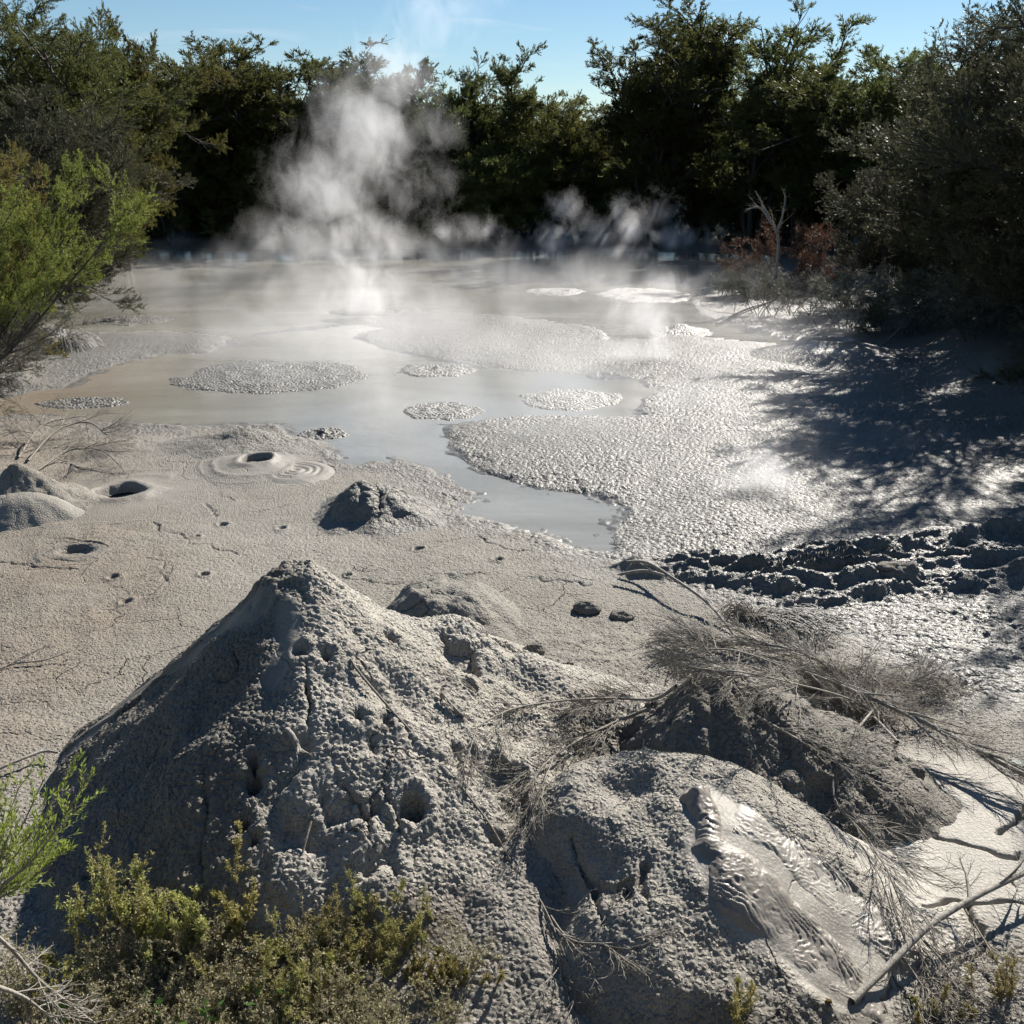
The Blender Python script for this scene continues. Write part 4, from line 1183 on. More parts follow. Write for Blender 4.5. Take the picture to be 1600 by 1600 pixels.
# dead brushwood: fans of fine twigs growing off traced main branches
def brush(label, mains, lens=(.8, .35, .14), ks=(8, 7, 6), r=(.014, .004), seed=0, mat=DEAD, up=.0, flat=.5, name='dead_branch', cat='dead branch', group=None, ang=.6, lo=.15, world=None, droop=0.0):
    rng = np.random.default_rng(seed)
    S = np.concatenate([path_world(m_)[:, :] if len(m_) == len(mains[0]) else path_world(m_) for m_ in mains]) if len({len(m_) for m_ in mains}) == 1 else None
    parts = []; twigs = []
    for m_ in mains:
        P = path_world(m_)
        parts.append(tubes(P, r[0], r[1], 6))
        Lb = sprout(P, ks[0], lo, 1, lens[0], ang, rng, n=6, wob=.10, up=up, flat=flat, droop=droop)
        B = sprout(Lb, ks[1], .15, 1, lens[1], ang * .9, rng, n=5, wob=.10, up=up, flat=flat, droop=droop)
        T = sprout(B, ks[2], .1, 1, lens[2], ang * .9, rng, n=4, wob=.12, up=up, flat=.8, droop=droop)
        twigs.append(join(tubes(Lb, max(.0035, r[1] * .8), .0022, 4), tubes(B, .0024, .0016, 3), tubes(T, .0014, .0009, 3)))
    off = np.array(mains[0][0], float)
    def sh(vf):
        v = vf[0].copy()
        g = ground_quick(v)
        v[:, 2] = np.maximum(v[:, 2], g + .004)
        return v - off, vf[1]
    t = empty(name, tuple(off)); tag(t, label, cat, group)
    pv = join(*parts); mesh_np('limb', pv[0] - off, pv[1], mat, parent=t)
    mesh_np('twigs', *sh(join(*twigs)), mat, parent=t)
    return t
def ground_quick(v):
    return surf(v[:, 0], v[:, 1])

def HL(pts, lifts):
    r_ = hits(pts)
    r_[:, 2] += np.array(lifts)
    return r_

brush('long thin stick lying down the right flank of the biggest cone', [HL([(548,1035),(570,1075),(640,1150),(690,1200),(760,1290),(800,1355),(850,1430),(905,1560)], [.02,.06,.04,.03,.04,.03,.05,.03])],
      (.28,.12,.06), (5,3,3), (.0095,.004), 1, DEAD_BR, name='dead_stick', cat='stick', lo=.7)
brush('fan of fine grey brushwood spread left of the vent-topped cone', [HL([(1055,1098),(1020,1118),(960,1118),(880,1120),(800,1130),(740,1150)], [.12,.12,.13,.12,.10,.05]), HL([(1010,1125),(960,1150),(900,1180),(850,1215),(830,1240)], [.08,.10,.10,.09,.05])],
      (.55,.26,.13), (18,9,6), (.012,.0042), 2, DEAD, flat=.35, ang=.5)
brush('fine grey brushwood heaped behind the vent-topped cone', [HL([(1420,1140),(1340,1110),(1230,1080),(1130,1050),(1050,1040)], [.10,.18,.20,.16,.06]), HL([(1330,1090),(1260,1050),(1180,1030),(1100,1020)], [.10,.15,.14,.05]), HL([(1400,1180),(1330,1130),(1220,1100),(1140,1070)], [.1,.18,.16,.1])],
      (.60,.28,.13), (18,10,6), (.010,.0036), 3, DEAD, flat=.35, ang=.45)
brush('long bleached fallen branch running down to the right edge', [HL([(1180,1045),(1290,1100),(1370,1140),(1450,1175),(1530,1215),(1600,1245),(1680,1275)], [.12,.20,.22,.2,.18,.15,.1])],
      (.55,.26,.13), (20,9,6), (.010,.018), 4, DEAD, flat=.3, ang=.5, lo=.05)
brush('dark tangled brushwood on the hummock right of the vent-topped cone', [HL([(1400,1170),(1360,1120),(1330,1085),(1300,1080)], [.05,.12,.14,.08]), HL([(1330,1160),(1380,1110),(1440,1080),(1480,1090)], [.05,.1,.12,.06]), HL([(1310,1085),(1350,1075),(1380,1095),(1400,1130)], [.05,.1,.1,.05])],
      (.36,.2,.1), (20,11,7), (.010,.0036), 5, DEAD_BR, flat=.5, ang=.8)
brush('bleached branch draped over the right slope of the vent-topped cone', [HL([(1300,1225),(1305,1270),(1350,1320),(1385,1380),(1410,1440),(1440,1500)], [.04,.06,.06,.07,.06,.03]), HL([(1180,1130),(1260,1180),(1330,1220),(1400,1260)], [.05,.07,.07,.03])],
      (.45,.22,.10), (14,8,5), (.009,.0034), 6, DEAD, flat=.35, ang=.5)
brush('thick grey branch poking out of the pale mud at the lower right corner', [HL([(1330,1570),(1390,1525),(1440,1485),(1500,1450),(1560,1420),(1650,1375)], [.02,.08,.13,.16,.17,.16])],
      (.30,.14,.07), (8,5,4), (.019,.015), 7, DEAD, flat=.5, ang=.8, lo=.0)
brush('scrubby dead twigs under the thick grey branch at the lower right corner', [HL([(1440,1490),(1480,1530),(1510,1580)], [.08,.06,.03]), HL([(1400,1500),(1440,1560),(1420,1600)], [.05,.05,.03]), HL([(1500,1440),(1540,1500),(1580,1560)], [.1,.08,.03])],
      (.35,.16,.08), (8,6,5), (.007,.003), 8, DEAD_BR, flat=.5, ang=.8)
brush('grey fallen brushwood behind the dark pointed mound at left', [HL([(45,725),(90,700),(140,690),(170,700)], [.05,.25,.3,.2]), HL([(60,740),(110,720),(160,725),(190,740)], [.05,.15,.2,.1]), HL([(30,720),(70,690),(130,680)], [.05,.25,.3])],
      (.6,.35,.2), (11,9,6), (.016,.008), 9, DEAD_BR, flat=.5, ang=.7)
brush('bleached forked stick on the brown mud at the left edge', [HL([(-40,1065),(20,1045),(70,1040),(108,1032)], [.02,.04,.05,.08])], (.3,.12,.06), (4,3,3), (.010,.004), 10, DEAD, ang=.5, name='dead_stick', cat='stick')
brush('pale stick crossing the left foot of the biggest cone', [HL([(-30,1225),(30,1205),(70,1190),(92,1192)], [.05,.08,.08,.08])], (.1,.06,.03), (2,2,2), (.011,.009), 11, DEAD, ang=.5, name='dead_stick', cat='stick')
brush('grey stick propped against the crumpled ridge at right', [HL([(1150,1005),(1135,990),(1100,960),(1050,930),(1010,905),(978,898)], [.03,.08,.14,.18,.18,.14]), HL([(1040,925),(1005,915),(968,912)], [.17,.16,.10])],
      (.12,.06,.03), (3,2,2), (.012,.017), 12, DEAD, ang=.5, name='dead_stick', cat='stick')
brush('short stub of wood standing out of the front face of the biggest cone', [HL([(448,1150),(458,1170),(470,1200)], [.04,.09,.10])], (.08,.05,.03), (4,2,2), (.014,.016), 13, DEAD, ang=.5, name='dead_stick', cat='stick')
brush('thin stick leaning on the front of the biggest cone', [HL([(487,1298),(480,1325),(468,1362)], [.06,.06,.03])], (.03,.02,.02), (2,1,1), (.008,.006), 14, DEAD_BR, ang=.5, name='dead_stick', cat='stick')
brush('broken pale root lying across the sunny gully of the biggest cone', [HL([(690,1095),(705,1115),(725,1132)], [.05,.06,.05])], (.08,.05,.03), (4,2,2), (.016,.007), 15, DEAD, ang=.5, name='dead_stick', cat='stick')
brush('upright bare twig in front of the vent-topped cone', [np.array([hit(1003, 1202), hit(1003, 1202) + np.array((0, 0, .09)), hit(1003, 1202) + np.array((.003, 0, .20))])], (.02,.01,.01), (2,1,1), (.004,.003), 16, DEAD, ang=.5, name='dead_stick', cat='stick')
brush('thin drooping twigs below the squat mound at the front', [HL([(860,1440),(890,1480),(940,1490),(1000,1475)], [.04,.05,.06,.03]), HL([(850,1430),(870,1500),(880,1560)], [.04,.05,.03])],
      (.28,.14,.07), (9,6,5), (.005,.0024), 17, DEAD, flat=.5, ang=.6)
brush('pale dead branch in the bottom left corner', [[A(-20,3.3,1450), A(20,3.3,1485), A(60,3.3,1530), A(110,3.3,1570), A(150,3.3,1600)], [A(-10,2.9,1540), A(40,2.95,1560), A(90,3.0,1600)]],
      (.22,.1,.05), (7,4,3), (.010,.004), 18, DEAD, ang=.6, flat=.8)
# right bank: bare snag, reddish dead twigs and fallen limbs
q0 = np.array(A(1212, 30.5, 425))
brush('bare leaning dead snag at the tip of the right bank', [[tuple(q0 + (0, 0, -.4)), tuple(np.array(A(1216, 30.5, 380))), tuple(np.array(A(1205, 30.5, 345))), tuple(np.array(A(1180, 30.5, 298)))],
      [tuple(np.array(A(1207, 30.5, 350))), tuple(np.array(A(1188, 30.5, 325))), tuple(np.array(A(1165, 30.5, 328)))], [tuple(np.array(A(1213, 30.5, 365))), tuple(np.array(A(1222, 30.5, 340))), tuple(np.array(A(1228, 30.5, 305)))]],
      (.55,.25,.12), (5,4,3), (.06,.014), 20, DEAD, ang=.7, flat=1.0, name='dead_snag', cat='dead tree')
def rusty():
    rng = np.random.default_rng(21)
    c = np.array((*G(1225, 462), .1))
    S = paths(np.repeat(c[None], 14, 0), np.stack([rng.uniform(-1, 1, 14), rng.uniform(-.6, .6, 14), rng.uniform(.3, 1, 14)], -1), 2.0, 6, .1, -.05, rng)
    Lb = sprout(S, 9, .2, 1, .8, .6, rng, n=5); B = sprout(Lb, 9, .1, 1, .35, .6, rng, n=4); T = sprout(B, 7, .1, 1, .14, .6, rng, n=3)
    plant('dead_bush', tuple(c), (lambda v: (v[0] - c, v[1]))(join(tubes(S, .02, .008, 4), tubes(Lb, .007, .003, 3), tubes(B, .0035, .002, 3))), (lambda v: (v[0] - c, v[1]))(blades(T, 6, .06, .012, .6, rng)),
          BARK, LEAF_RED, 'rust-brown dying bush at the foot of the bare snag', 'bush', stemname='stems')
rusty()
def shore_limbs():
    for i, (pts, lf, lab) in enumerate([
        ([(1300,505),(1350,492),(1400,510),(1440,530),(1475,520)], [.3,.9,1.0,.5,.2], 'grey fallen limb arching under the right bank trees'),
        ([(1120,508),(1170,490),(1230,480),(1300,470)], [.05,.15,.3,.5], 'thin dark branch reaching over the channel from the right bank'),
        ([(1380,545),(1410,530),(1440,505),(1450,480)], [.1,.4,.8,1.2], 'pale bent root at the foot of the right bank')]):
        P = np.array([(*G(a, b), l) for (a, b), l in zip(pts, lf)])
        brush(lab, [P], (.8,.4,.2), (9,7,5), (.03,.012), 30 + i, BARK_PALE, ang=.7, flat=.8)
shore_limbs()

# grey mud-dusted skirt shrubs under the right bank trees
for i, (u_, v_, H_, lab) in enumerate([(1250,500,.9,'dusty grey scrub at the left end of the right bank foot'),(1330,522,1.1,'dusty grey scrub under the bushy trees on the right bank'),(1420,530,1.3,'hanging grey scrub right of the glossy mud volcano'),
                                       (1500,540,1.5,'hanging grey scrub near the right edge under the dense dusky trees'),(1580,565,1.6,'dark grey scrub at the right edge above the shaded mud'),(1180,470,.5,'low dusty twigs on the muddy spit of the right bank')]):
    rng = np.random.default_rng(90 + i); c = np.array((*G(u_, v_), .05)); n = 26
    a = rng.uniform(0, 6.28, n)
    st = c + np.stack([rng.uniform(-1.2, 1.2, n), rng.uniform(0, .8, n), np.zeros(n)], -1)
    S = paths(st, np.stack([np.cos(a) * .6, np.sin(a) * .6, np.ones(n)], -1), H_ * 1.4, 6, .12, -.14, rng)
    B = sprout(S, 10, .2, 1, .45, .6, rng, n=5, droop=-.12); T = sprout(B, 8, .1, 1, .2, .6, rng, n=4, droop=-.15)
    plant('scrub', tuple(c), (lambda v: (v[0] - c, v[1]))(join(tubes(S, .012, .004, 4), tubes(B, .005, .002, 3))), (lambda v: (v[0] - c, v[1]))(join(blades(T, 8, .06, .010, .5, rng, up=-.3), tubes(T, .002, .001, 3))),
          BARK, LEAF_GREY, lab, 'scrub', 'scrub at the foot of the right bank')

# ------------------------------------------------------------------ foreground shrubs on the viewer's bank
def sprig_shrub(px, top, dist, W, seed, leafm, label, leaf=(.015, .0075), n=12, dens=24, bark=DEAD_BR, name='shrub', group='small shrubs along the front', spread=.35, base_v=None):
    rng = np.random.default_rng(seed)
    tp = np.array(A(px, dist, top))
    x0 = tp[0]; y0 = dist
    zg = float(surf(x0, y0)[0]); H_ = max(.15, tp[2] - zg)
    st = np.stack([x0 + rng.normal(size=n) * W * .35, y0 + rng.normal(size=n) * W * .2, np.zeros(n)], -1)
    st[:, 2] = surf(st[:, 0], st[:, 1]) - .02
    d = np.stack([rng.normal(size=n) * spread, rng.normal(size=n) * spread, np.ones(n)], -1)
    hh = H_ * rng.uniform(.35, .85, n); hh[0] = H_ * 1.05; d[0] = (0, 0, 1); st[0, 0] = x0
    S = paths(st, d, hh, 9, .06, 0.0, rng)
    B = sprout(S, 7, .15, .95, H_ * .20, .55, rng, n=5, wob=.08, up=.3)
    T = sprout(B, 3, .1, .9, H_ * .13, .55, rng, n=4, wob=.08, up=.2)
    off = np.array((x0, y0, zg))
    lv = join(blades(S, 90, leaf[0], leaf[1], 1.0, rng, lo=.3), blades(B, dens, leaf[0], leaf[1], 1.0, rng, lo=.05), blades(T, dens // 2, leaf[0], leaf[1], 1.0, rng, lo=.05))
    wood = join(tubes(S, .0045, .0014, 4), tubes(B, .0016, .0008, 3), tubes(T, .0009, .0006, 3))
    return plant(name, tuple(off), (wood[0] - off, wood[1]), (lv[0] - off, lv[1]), bark, leafm, label, 'shrub', group)

SH = [
 (135,1330,3.95,.22,LEAF_SHRUB,'arching yellow-green sprig left of the upright sprig at lower left',4,.5),
 (178,1310,3.9,.28,LEAF_SHRUB,'tallest upright leafy sprig at lower left in front of the big cone',7,.22),
 (215,1345,3.85,.20,LEAF_SHRUB,'leafy sprig just right of the tallest upright one',4,.2),
 (95,1420,3.7,.25,LEAF_SHRUB,'low spreading shrub beside the dead branch in the bottom left corner',6,.5),
 (240,1395,3.8,.22,LEAF_SHRUB,'thin slanting sprig between the two leafy clumps at lower left',4,.45),
 (295,1375,3.85,.26,LEAF_SHRUB,'leafy shrub with one upright tip under the long crack of the cone',7,.3),
 (352,1345,3.9,.30,LEAF_HEATH,'brown-tipped twiggy shrub right of the upright-tipped one',7,.35),
 (420,1430,3.7,.30,LEAF_SHRUB,'green shrub left of the feathery yellow heath',7,.4),
]
for i, (px, top, dist, W, lm, lab, n, sp) in enumerate(SH):
    sprig_shrub(px, top, dist, W, 700 + i, lm, lab, n=n, spread=sp)
HE = [
 (520,1430,3.75,.35,'feathery yellow-green heath bush left of the bottom centre'),
 (600,1400,3.8,.38,'tallest feathery yellow heath bush near the bottom centre'),
 (690,1480,3.65,.30,'low feathery heath bush right of the tallest yellow one'),
 (460,1480,3.5,.35,'soft heath bush at the bottom edge left of centre'),
 (1150,1530,3.35,.18,'small golden heath sprig at the bottom right of centre'),
 (1490,1560,3.5,.25,'dry brown heath sprig in the bottom right corner'),
 (1580,1490,3.6,.25,'thin brown heath twigs at the right edge near the bottom corner'),
]
for i, (px, top, dist, W, lab) in enumerate(HE):
    sprig_shrub(px, top, dist, W, 740 + i, LEAF_HEATH if i > 3 else (LEAF_HEATH, LEAF_SHRUB)[i % 2], lab, leaf=(.011, .0035), n=24 if i < 4 else 7, dens=30, group='heath bushes along the front', name='heath_bush', spread=.30)
# mass of small-leaved pale undergrowth below them (nobody could count it)
def undergrowth():
    rng = np.random.default_rng(800); n = 4200
    u_ = rng.uniform(20, 800, n); dist = rng.uniform(2.9, 3.85, n)
    keep = fbm(u_ * .012, dist * 2.2, oct=3, seed=5) + .35 * (3.85 - dist) > .50 + .15 * (u_ > 700)
    u_ = u_[keep]; dist = dist[keep]; n = len(u_)
    x = np.array([A(a, d_, 1500)[0] for a, d_ in zip(u_, dist)]); y = dist
    z = surf(x, y)
    st = np.stack([x, y, z - .01], -1)
    S = paths(st, np.stack([rng.normal(size=n) * .5, rng.normal(size=n) * .5, np.ones(n)], -1), rng.uniform(.10, .30, n), 6, .12, -.02, rng)
    B = sprout(S, 6, .15, .95, .07, .8, rng, n=4, up=.15)
    wood = join(tubes(S, .002, .0008, 3), tubes(B, .0008, .0005, 3))
    lv = join(blades(S, 22, .013, .007, 1.1, rng), blades(B, 9, .013, .007, 1.1, rng))
    t = empty('undergrowth', (0, 2.6, .5)); tag(t, 'tangled pale small-leaved undergrowth covering the bank at the bottom left', 'undergrowth', kind='stuff')
    off = np.array((0, 2.6, .5))
    mesh_np('stems', wood[0] - off, wood[1], DEAD_BR, parent=t); mesh_np('leaves', lv[0] - off, lv[1], LEAF_SILVER, parent=t, smooth=False)
undergrowth()

# narrow-leaved yellow-green shrub at the left edge
def narrow():
    rng = np.random.default_rng(820); D = 3.3
    root = np.array(A(-70, D - .2, 1430)); S = []
    for u_, v_ in [(30,1230),(70,1215),(105,1215),(140,1210),(120,1260),(85,1290),(100,1330),(50,1330),(20,1290),(0,1240),(60,1370),(20,1380)]:
        q_ = np.array(A(u_, D + rng.uniform(-.25, .25), v_)); m_ = root + (q_ - root) * np.array((.55, .5, .4))
        S.append(path_world([root, m_, q_])[0])
    S = np.array(S)
    B = sprout(S, 10, .35, 1, .17, .5, rng, n=5, up=.25, wob=.06)
    lv = join(blades(B, 26, .026, .0055, .7, rng, up=.25), blades(S, 30, .026, .0055, .7, rng, lo=.4, up=.25))
    wood = join(tubes(S, .006, .002, 5), tubes(B, .0018, .0008, 3))
    zg = float(surf(root[0], root[1])[0]); r2 = np.array((root[0], root[1], zg))
    stem = tubes(path_world([r2, (r2 + root) / 2 + (.02, 0, 0), root]), .010, .006, 6)
    wood = join(wood, stem)
    plant('narrow_leaved_shrub', tuple(r2), (wood[0] - r2, wood[1]), (lv[0] - r2, lv[1]), DEAD_BR, LEAF_WILLOW, 'yellow-green narrow-leaved shrub at the left edge before the big cone', 'shrub')
narrow()
# broad glossy seedlings at the bottom
for i, (u_, v_, lab) in enumerate([(270,1565,'dark broad-leaved seedling at the bottom edge, left one'),(330,1570,'dark broad-leaved seedling at the bottom edge, next to the left one'),(440,1560,'dark broad-leaved seedling at the bottom edge under the heath'),(80,1585,'dark broad-leaved seedling in the bottom left corner')]):
    rng = np.random.default_rng(840 + i); c = np.array(A(u_, 3.3, v_)); zg = float(surf(c[0], c[1])[0]); c0 = np.array((c[0], c[1], zg))
    S = paths(np.repeat(c0[None], 3, 0), np.stack([rng.normal(size=3) * .4, rng.normal(size=3) * .4, np.ones(3)], -1), max(.12, c[2] - zg), 5, .1, 0, rng)
    Lv = []; 
    tt = blades(S, 5, .06, .026, 1.1, rng, lo=.4, up=.1)
    off = c0
    plant('seedling', tuple(c0), (lambda v: (v[0] - off, v[1]))(tubes(S, .003, .0015, 4)), (tt[0] - off, tt[1]), DEAD_BR, LEAF_DARK, lab, 'seedling', 'broad-leaved seedlings at the front')

# rocks (mud clods) and a stump on the flat
def clod(px, py, r, seed, label, sq=.7, mat=MUD_ROUGH, name='mud_clod'):
    p = hit(px, py); import bmesh
    bm = bmesh.new(); bmesh.ops.create_icosphere(bm, subdivisions=5, radius=1)
    V = np.array([v.co[:] for v in bm.verts]); Fq = np.array([[l.index for l in f.verts] for f in bm.faces]); bm.free()
    d = 1 + .7 * (fbm(V[:, 0] * 1.3 + seed, V[:, 1] * 1.3, V[:, 2] * 1.3, oct=4, seed=seed) - .5) + .12 * lump(worley(V[:, 0] * 3, V[:, 1] * 3, V[:, 2] * 3, seed=seed))
    V = V * d[:, None] * np.array((1.25, .9, sq)) * r
    o = mesh_np(name, V, Fq, mat); o.location = (p[0], p[1], p[2] + r * sq * .45)
    return tag(o, label, 'clod')
clod(918, 955, .095, 901, 'dark mud clod left one of the two below the crumpled ridge')
clod(972, 965, .085, 902, 'dark mud clod right one of the two below the crumpled ridge', .5)
clod(835, 1020, .06, 903, 'small clod on the ground right of the flat-topped stump')
clod(1395, 915, .17, 904, 'rounded wet mud knob on the crumpled ridges at right', 1.0)
clod(1425, 1212, .06, 905, 'dark stone on the cracked mud below the fallen branch', .9)
clod(1365, 890, .12, 906, 'smaller mud lump on the ridge crest left of the rounded knob', .8)

# ------------------------------------------------------------------ steam
def steam(name, blobs, dens, scale, label, thr=.35, con=1.6, detail=5.0, stretch=(1, 1, .7), step=.35, aniso=.35, hull=1.75, stuff=False, box=None, group='steam rising from the pools', distort=.9, seed=0.0):
    """blobs: (x,y,z, rx,ry,rz, weight). One closed hull lofted round them; density from the blobs broken by noise."""
    m, t, o = newmat(name + '_vapour'); b = NB(t)
    geo = b.n('ShaderNodeNewGeometry').outputs['Position']
    tot = None
    for (x, y, z, rx, ry, rz, wt) in blobs:
        s_ = b.n('ShaderNodeVectorMath', operation='SUBTRACT', i_0=geo, i_1=(x, y, z)).outputs[0]
        s_ = b.n('ShaderNodeVectorMath', operation='MULTIPLY', i_0=s_, i_1=(1 / rx, 1 / ry, 1 / rz)).outputs[0]
        d2 = b.n('ShaderNodeVectorMath', operation='DOT_PRODUCT', i_0=s_, i_1=s_).outputs['Value']
        e = b.math('MULTIPLY', b.math('POWER', 2.718, b.math('MULTIPLY', d2, -1.0)), wt)
        tot = e if tot is None else b.math('MAXIMUM', tot, e)
    mp_ = b.n('ShaderNodeMapping', i_Vector=geo, i_Scale=stretch, i_Location=(seed, seed * 2, 0)).outputs[0]
    nz_ = b.n('ShaderNodeTexNoise', i_Vector=mp_, i_Scale=scale, i_Detail=detail, i_Roughness=.62, i_Distortion=distort).outputs[0]
    v = b.math('ADD', tot, b.math('MULTIPLY', b.math('SUBTRACT', nz_, .5), con * 2))
    v = b.math('MULTIPLY', b.math('MAXIMUM', b.math('SUBTRACT', v, thr), 0.0), b.math('MINIMUM', b.math('MULTIPLY', tot, 1.6), 1.0))
    v = b.math('MULTIPLY', v, b.rng(tot, .05, .25))
    pv = b.n('ShaderNodeVolumePrincipled', i_Color=(.97, .975, 1.0, 1), i_Anisotropy=aniso, i_Density=b.math('MULTIPLY', v, dens))
    b.link(pv.outputs[0], o.inputs['Volume'])
    m.cycles.volume_step_rate = step
    if box:
        (x0, x1), (y0, y1), (z0, z1) = box
        V = np.array([(x, y, z) for z in (z0, z1) for y in (y0, y1) for x in (x0, x1)], float)
        Fq = np.array([(0, 2, 3, 1), (4, 5, 7, 6), (0, 1, 5, 4), (2, 6, 7, 3), (0, 4, 6, 2), (1, 3, 7, 5)])
    else:
        bl = sorted(blobs, key=lambda q_: q_[2]); ns = 20
        rings = []
        z_lo = max(.06, bl[0][2] - hull * bl[0][5]); z_hi = bl[-1][2] + hull * bl[-1][5]
        zs = np.linspace(z_lo, z_hi, 14)
        a = np.arange(ns) / ns * 2 * math.pi
        for zz in zs:
            xs_, ys_ = [], []
            acc = []
            for (x, y, z, rx, ry, rz, wt) in blobs:
                k = 1 - ((zz - z) / (rz * hull)) ** 2
                if k > 0: acc.append((x, y, rx * hull * math.sqrt(k), ry * hull * math.sqrt(k)))
            if not acc: acc = [(bl[0][0], bl[0][1], .05, .05)]
            xa = min(q_[0] - q_[2] for q_ in acc); xb = max(q_[0] + q_[2] for q_ in acc); ya = min(q_[1] - q_[3] for q_ in acc); yb = max(q_[1] + q_[3] for q_ in acc)
            wx, wy = max((xb - xa) / 2, .05), max((yb - ya) / 2, .05)
            rings.append(np.stack([(xa + xb) / 2 + wx * np.cos(a), (ya + yb) / 2 + wy * np.sin(a), np.full(ns, zz)], -1))
        V = np.concatenate(rings + [rings[0].mean(0)[None], rings[-1].mean(0)[None]])
        Fl = []
        for i in range(len(zs) - 1):
            for j in range(ns):
                Fl.append((i * ns + j, i * ns + (j + 1) % ns, (i + 1) * ns + (j + 1) % ns)); Fl.append((i * ns + j, (i + 1) * ns + (j + 1) % ns, (i + 1) * ns + j))
        nb = len(zs) * ns
        for j in range(ns):
            Fl.append((nb, (j + 1) % ns, j)); Fl.append((nb + 1, (len(zs) - 1) * ns + j, (len(zs) - 1) * ns + (j + 1) % ns))
        Fq = np.array(Fl)
    c = V.mean(0); c[2] = V[:, 2].min()
    ob = mesh_np(name, V - c, Fq, m, smooth=False); ob.location = c
    if stuff: tag(ob, kind='stuff', label=label, cat='mist')
    else: tag(ob, label, 'steam', group)
    return ob

def bp_(px, py, dist, rpx, ry, rpz, wt=1.0):
    """blob seen at a photo pixel at forward distance dist, radii in photo pixels (across, up) and metres (deep)"""
    x, y, z = A(px, dist, py); k = (y * CT + (CAMH - z) * ST) / F
    return (x, y, z, rpx * k, ry, rpz * k, wt)

steam('steam_plume', [bp_(470,372,43,100,2.2,55,.75), bp_(560,372,43,95,2.2,60,.85), bp_(510,295,43,90,2.0,75,.95), bp_(570,210,43,85,2.0,90,1.0), bp_(615,125,43,75,1.8,75,.8), bp_(670,205,43.5,60,1.5,50,.5), bp_(640,300,43.5,90,1.8,90,.5)],
      .50, .95, 'tall leaning plume of white steam rising before the far trees left of centre', thr=.34, con=1.45)
steam('steam_plume', [bp_(690,20,46,100,2.2,60,.62), bp_(720,-50,46,120,2.5,70,.6)], .3, .7, 'faint drift of steam in the sky above the tall plume', thr=.34, con=1.45, detail=3.0)
steam('steam_plume', [bp_(565,468,28.5,62,1.1,32,1.0), bp_(560,430,28.5,58,1.1,36,.8), bp_(530,395,28.5,50,1.0,30,.45)], 1.1, 1.5, 'bright low puff of steam over the thin froth raft left of centre', thr=.34, con=1.45, seed=3)
steam('steam_plume', [bp_(872,372,40,45,1.3,34,.75), bp_(880,330,40,30,1.2,34,.7), bp_(935,365,40,48,1.3,34,.7), bp_(985,350,40,40,1.3,40,.75), bp_(1030,330,40,34,1.2,34,.6), bp_(1060,372,40,60,1.3,26,.75), bp_(1125,365,40,40,1.2,28,.4), bp_(960,392,40,110,1.5,16,.6)],
      .85, 1.15, 'row of curling steam puffs along the far shore right of centre', thr=.36, con=1.9, seed=5)
steam('steam_plume', [bp_(760,358,41,60,1.5,30,.6), bp_(700,368,41,60,1.5,25,.5), bp_(800,375,41,50,1.3,24,.5)], .8, .9, 'thin dim steam on the far shore between the tall plume and the curling puffs', thr=.34, con=1.45, seed=7, detail=3.0)
steam('steam_plume', [bp_(1000,560,21,70,1.0,45,.8), bp_(1010,500,21,55,.9,45,.95), bp_(1040,450,21,50,.9,40,.6), bp_(1000,620,18,80,1.0,40,.55)], 1.35, 1.5, 'pale steam column over the mud island right of centre', thr=.34, con=1.45, seed=9)
steam('steam_plume', [bp_(1210,810,12,95,.6,55,.95), bp_(1180,750,12,75,.5,60,.75)], 3.4, 1.8, 'wisp of steam over the lower edge of the shaded mud', thr=.34, con=1.45, seed=11)
steam('steam_plume', [bp_(1280,665,15,45,.5,48,.6), bp_(1240,620,15,40,.5,35,.35)], 2.6, 1.6, 'faint wisp of steam in the shaded mud above the lower wisp', thr=.28, con=1.45, seed=12)
steam('steam_plume', [bp_(1470,680,14.5,22,.3,30,.45)], 2.0, 2.5, 'tiny wisp of steam in the shaded mud near the right edge', thr=.28, con=1.45, seed=13, detail=3.0)
steam('steam_plume', [bp_(275,378,46,40,.9,18,.6)], .6, .9, 'little trail of steam on the far shore behind the bright bush', thr=.28, con=1.45, seed=14, detail=3.0)
steam('steam_plume', [bp_(975,230,51,30,.8,60,.45)], .35, .6, 'faint bluish steam column before the dip left of the tall pair of trees', thr=.28, con=.9, seed=15, detail=3.0)
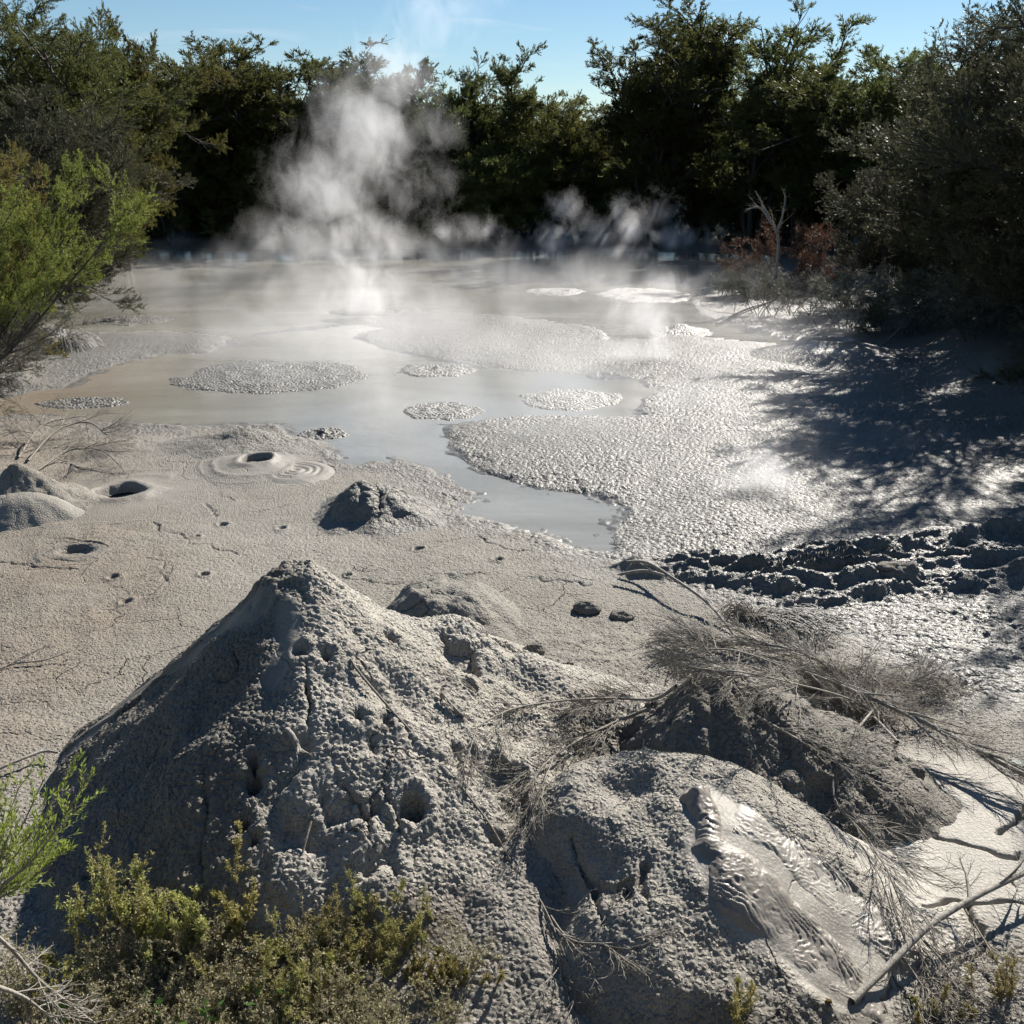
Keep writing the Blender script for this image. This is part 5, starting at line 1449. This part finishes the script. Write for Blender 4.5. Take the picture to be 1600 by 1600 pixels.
steam('steam_plume', [bp_(430,600,18,60,1.2,70,.7), bp_(480,510,19,70,1.3,60,.6), bp_(590,620,17,60,1.1,75,.75), bp_(610,530,18,70,1.3,70,.7), bp_(560,690,14.5,60,.9,45,.5)], .30, 1.1,
      'thin drifting veil of steam over the near middle pool left of centre', thr=.38, con=1.5, seed=17)
steam('mist', [(-3.5, 22, .5, 5.0, 6.0, .9, .95), (1.5, 30, .6, 9, 9, .9, .62), (-9, 34, .5, 7, 9, .8, .6), (.8, 16.5, .5, 4.0, 4.5, .8, .85), (3.6, 13.0, .4, 2.2, 2.2, .6, .6), (5.5, 21, .5, 4, 5, .8, .6), (-5, 42, .6, 8, 5, .9, .55)], .13, .55,
      'thin low steam drifting over the pools', thr=.28, con=1.3, detail=3.0, box=((-17, 9), (11, 50), (.06, 2.6)), stuff=True, step=.25, stretch=(1, .6, 1))

# weathered painted plank end and a fallen yellow leaf
def plank():
    import bmesh
    p = hit(1592, 1205); bm = bmesh.new(); bmesh.ops.create_cube(bm, size=1)
    bmesh.ops.scale(bm, vec=(.30, .055, .028), verts=bm.verts)
    bmesh.ops.subdivide_edges(bm, edges=[e for e in bm.edges if e.calc_length() > .2], cuts=6)
    for v in bm.verts: v.co.z += .006 * math.sin(v.co.x * 14); v.co.y += .003 * math.sin(v.co.x * 31)
    bmesh.ops.bevel(bm, geom=[e for e in bm.edges if e.is_manifold and e.calc_face_angle(0) > .8], offset=.003, segments=2, affect='EDGES')
    me = bpy.data.meshes.new('plank'); bm.to_mesh(me); bm.free()
    me.materials.append(mat_bark('faded_green_paint', (.26, .31, .27), (.40, .44, .40), 40, .7))
    o = bpy.data.objects.new('plank', me); COL.objects.link(o)
    o.location = (p[0] + .10, p[1] - .02, p[2] + .03); o.rotation_euler = (.1, .12, -.5)
    tag(o, 'short faded pale green plank lying on the cracked mud at the right edge', 'plank')
plank()
rngl = np.random.default_rng(9); p = hit(1290, 1572)
lv = blades(np.array([[p, p + (.01, .0, .012)]]), 2, .06, .035, .9, rngl)
ob = mesh_np('fallen_leaf', lv[0] - p, lv[1], LEAF_GOLD, smooth=False); ob.location = (p[0], p[1], p[2] + .02)
tag(ob, 'yellow fallen leaf at the bottom edge left of the pale mud', 'leaf')
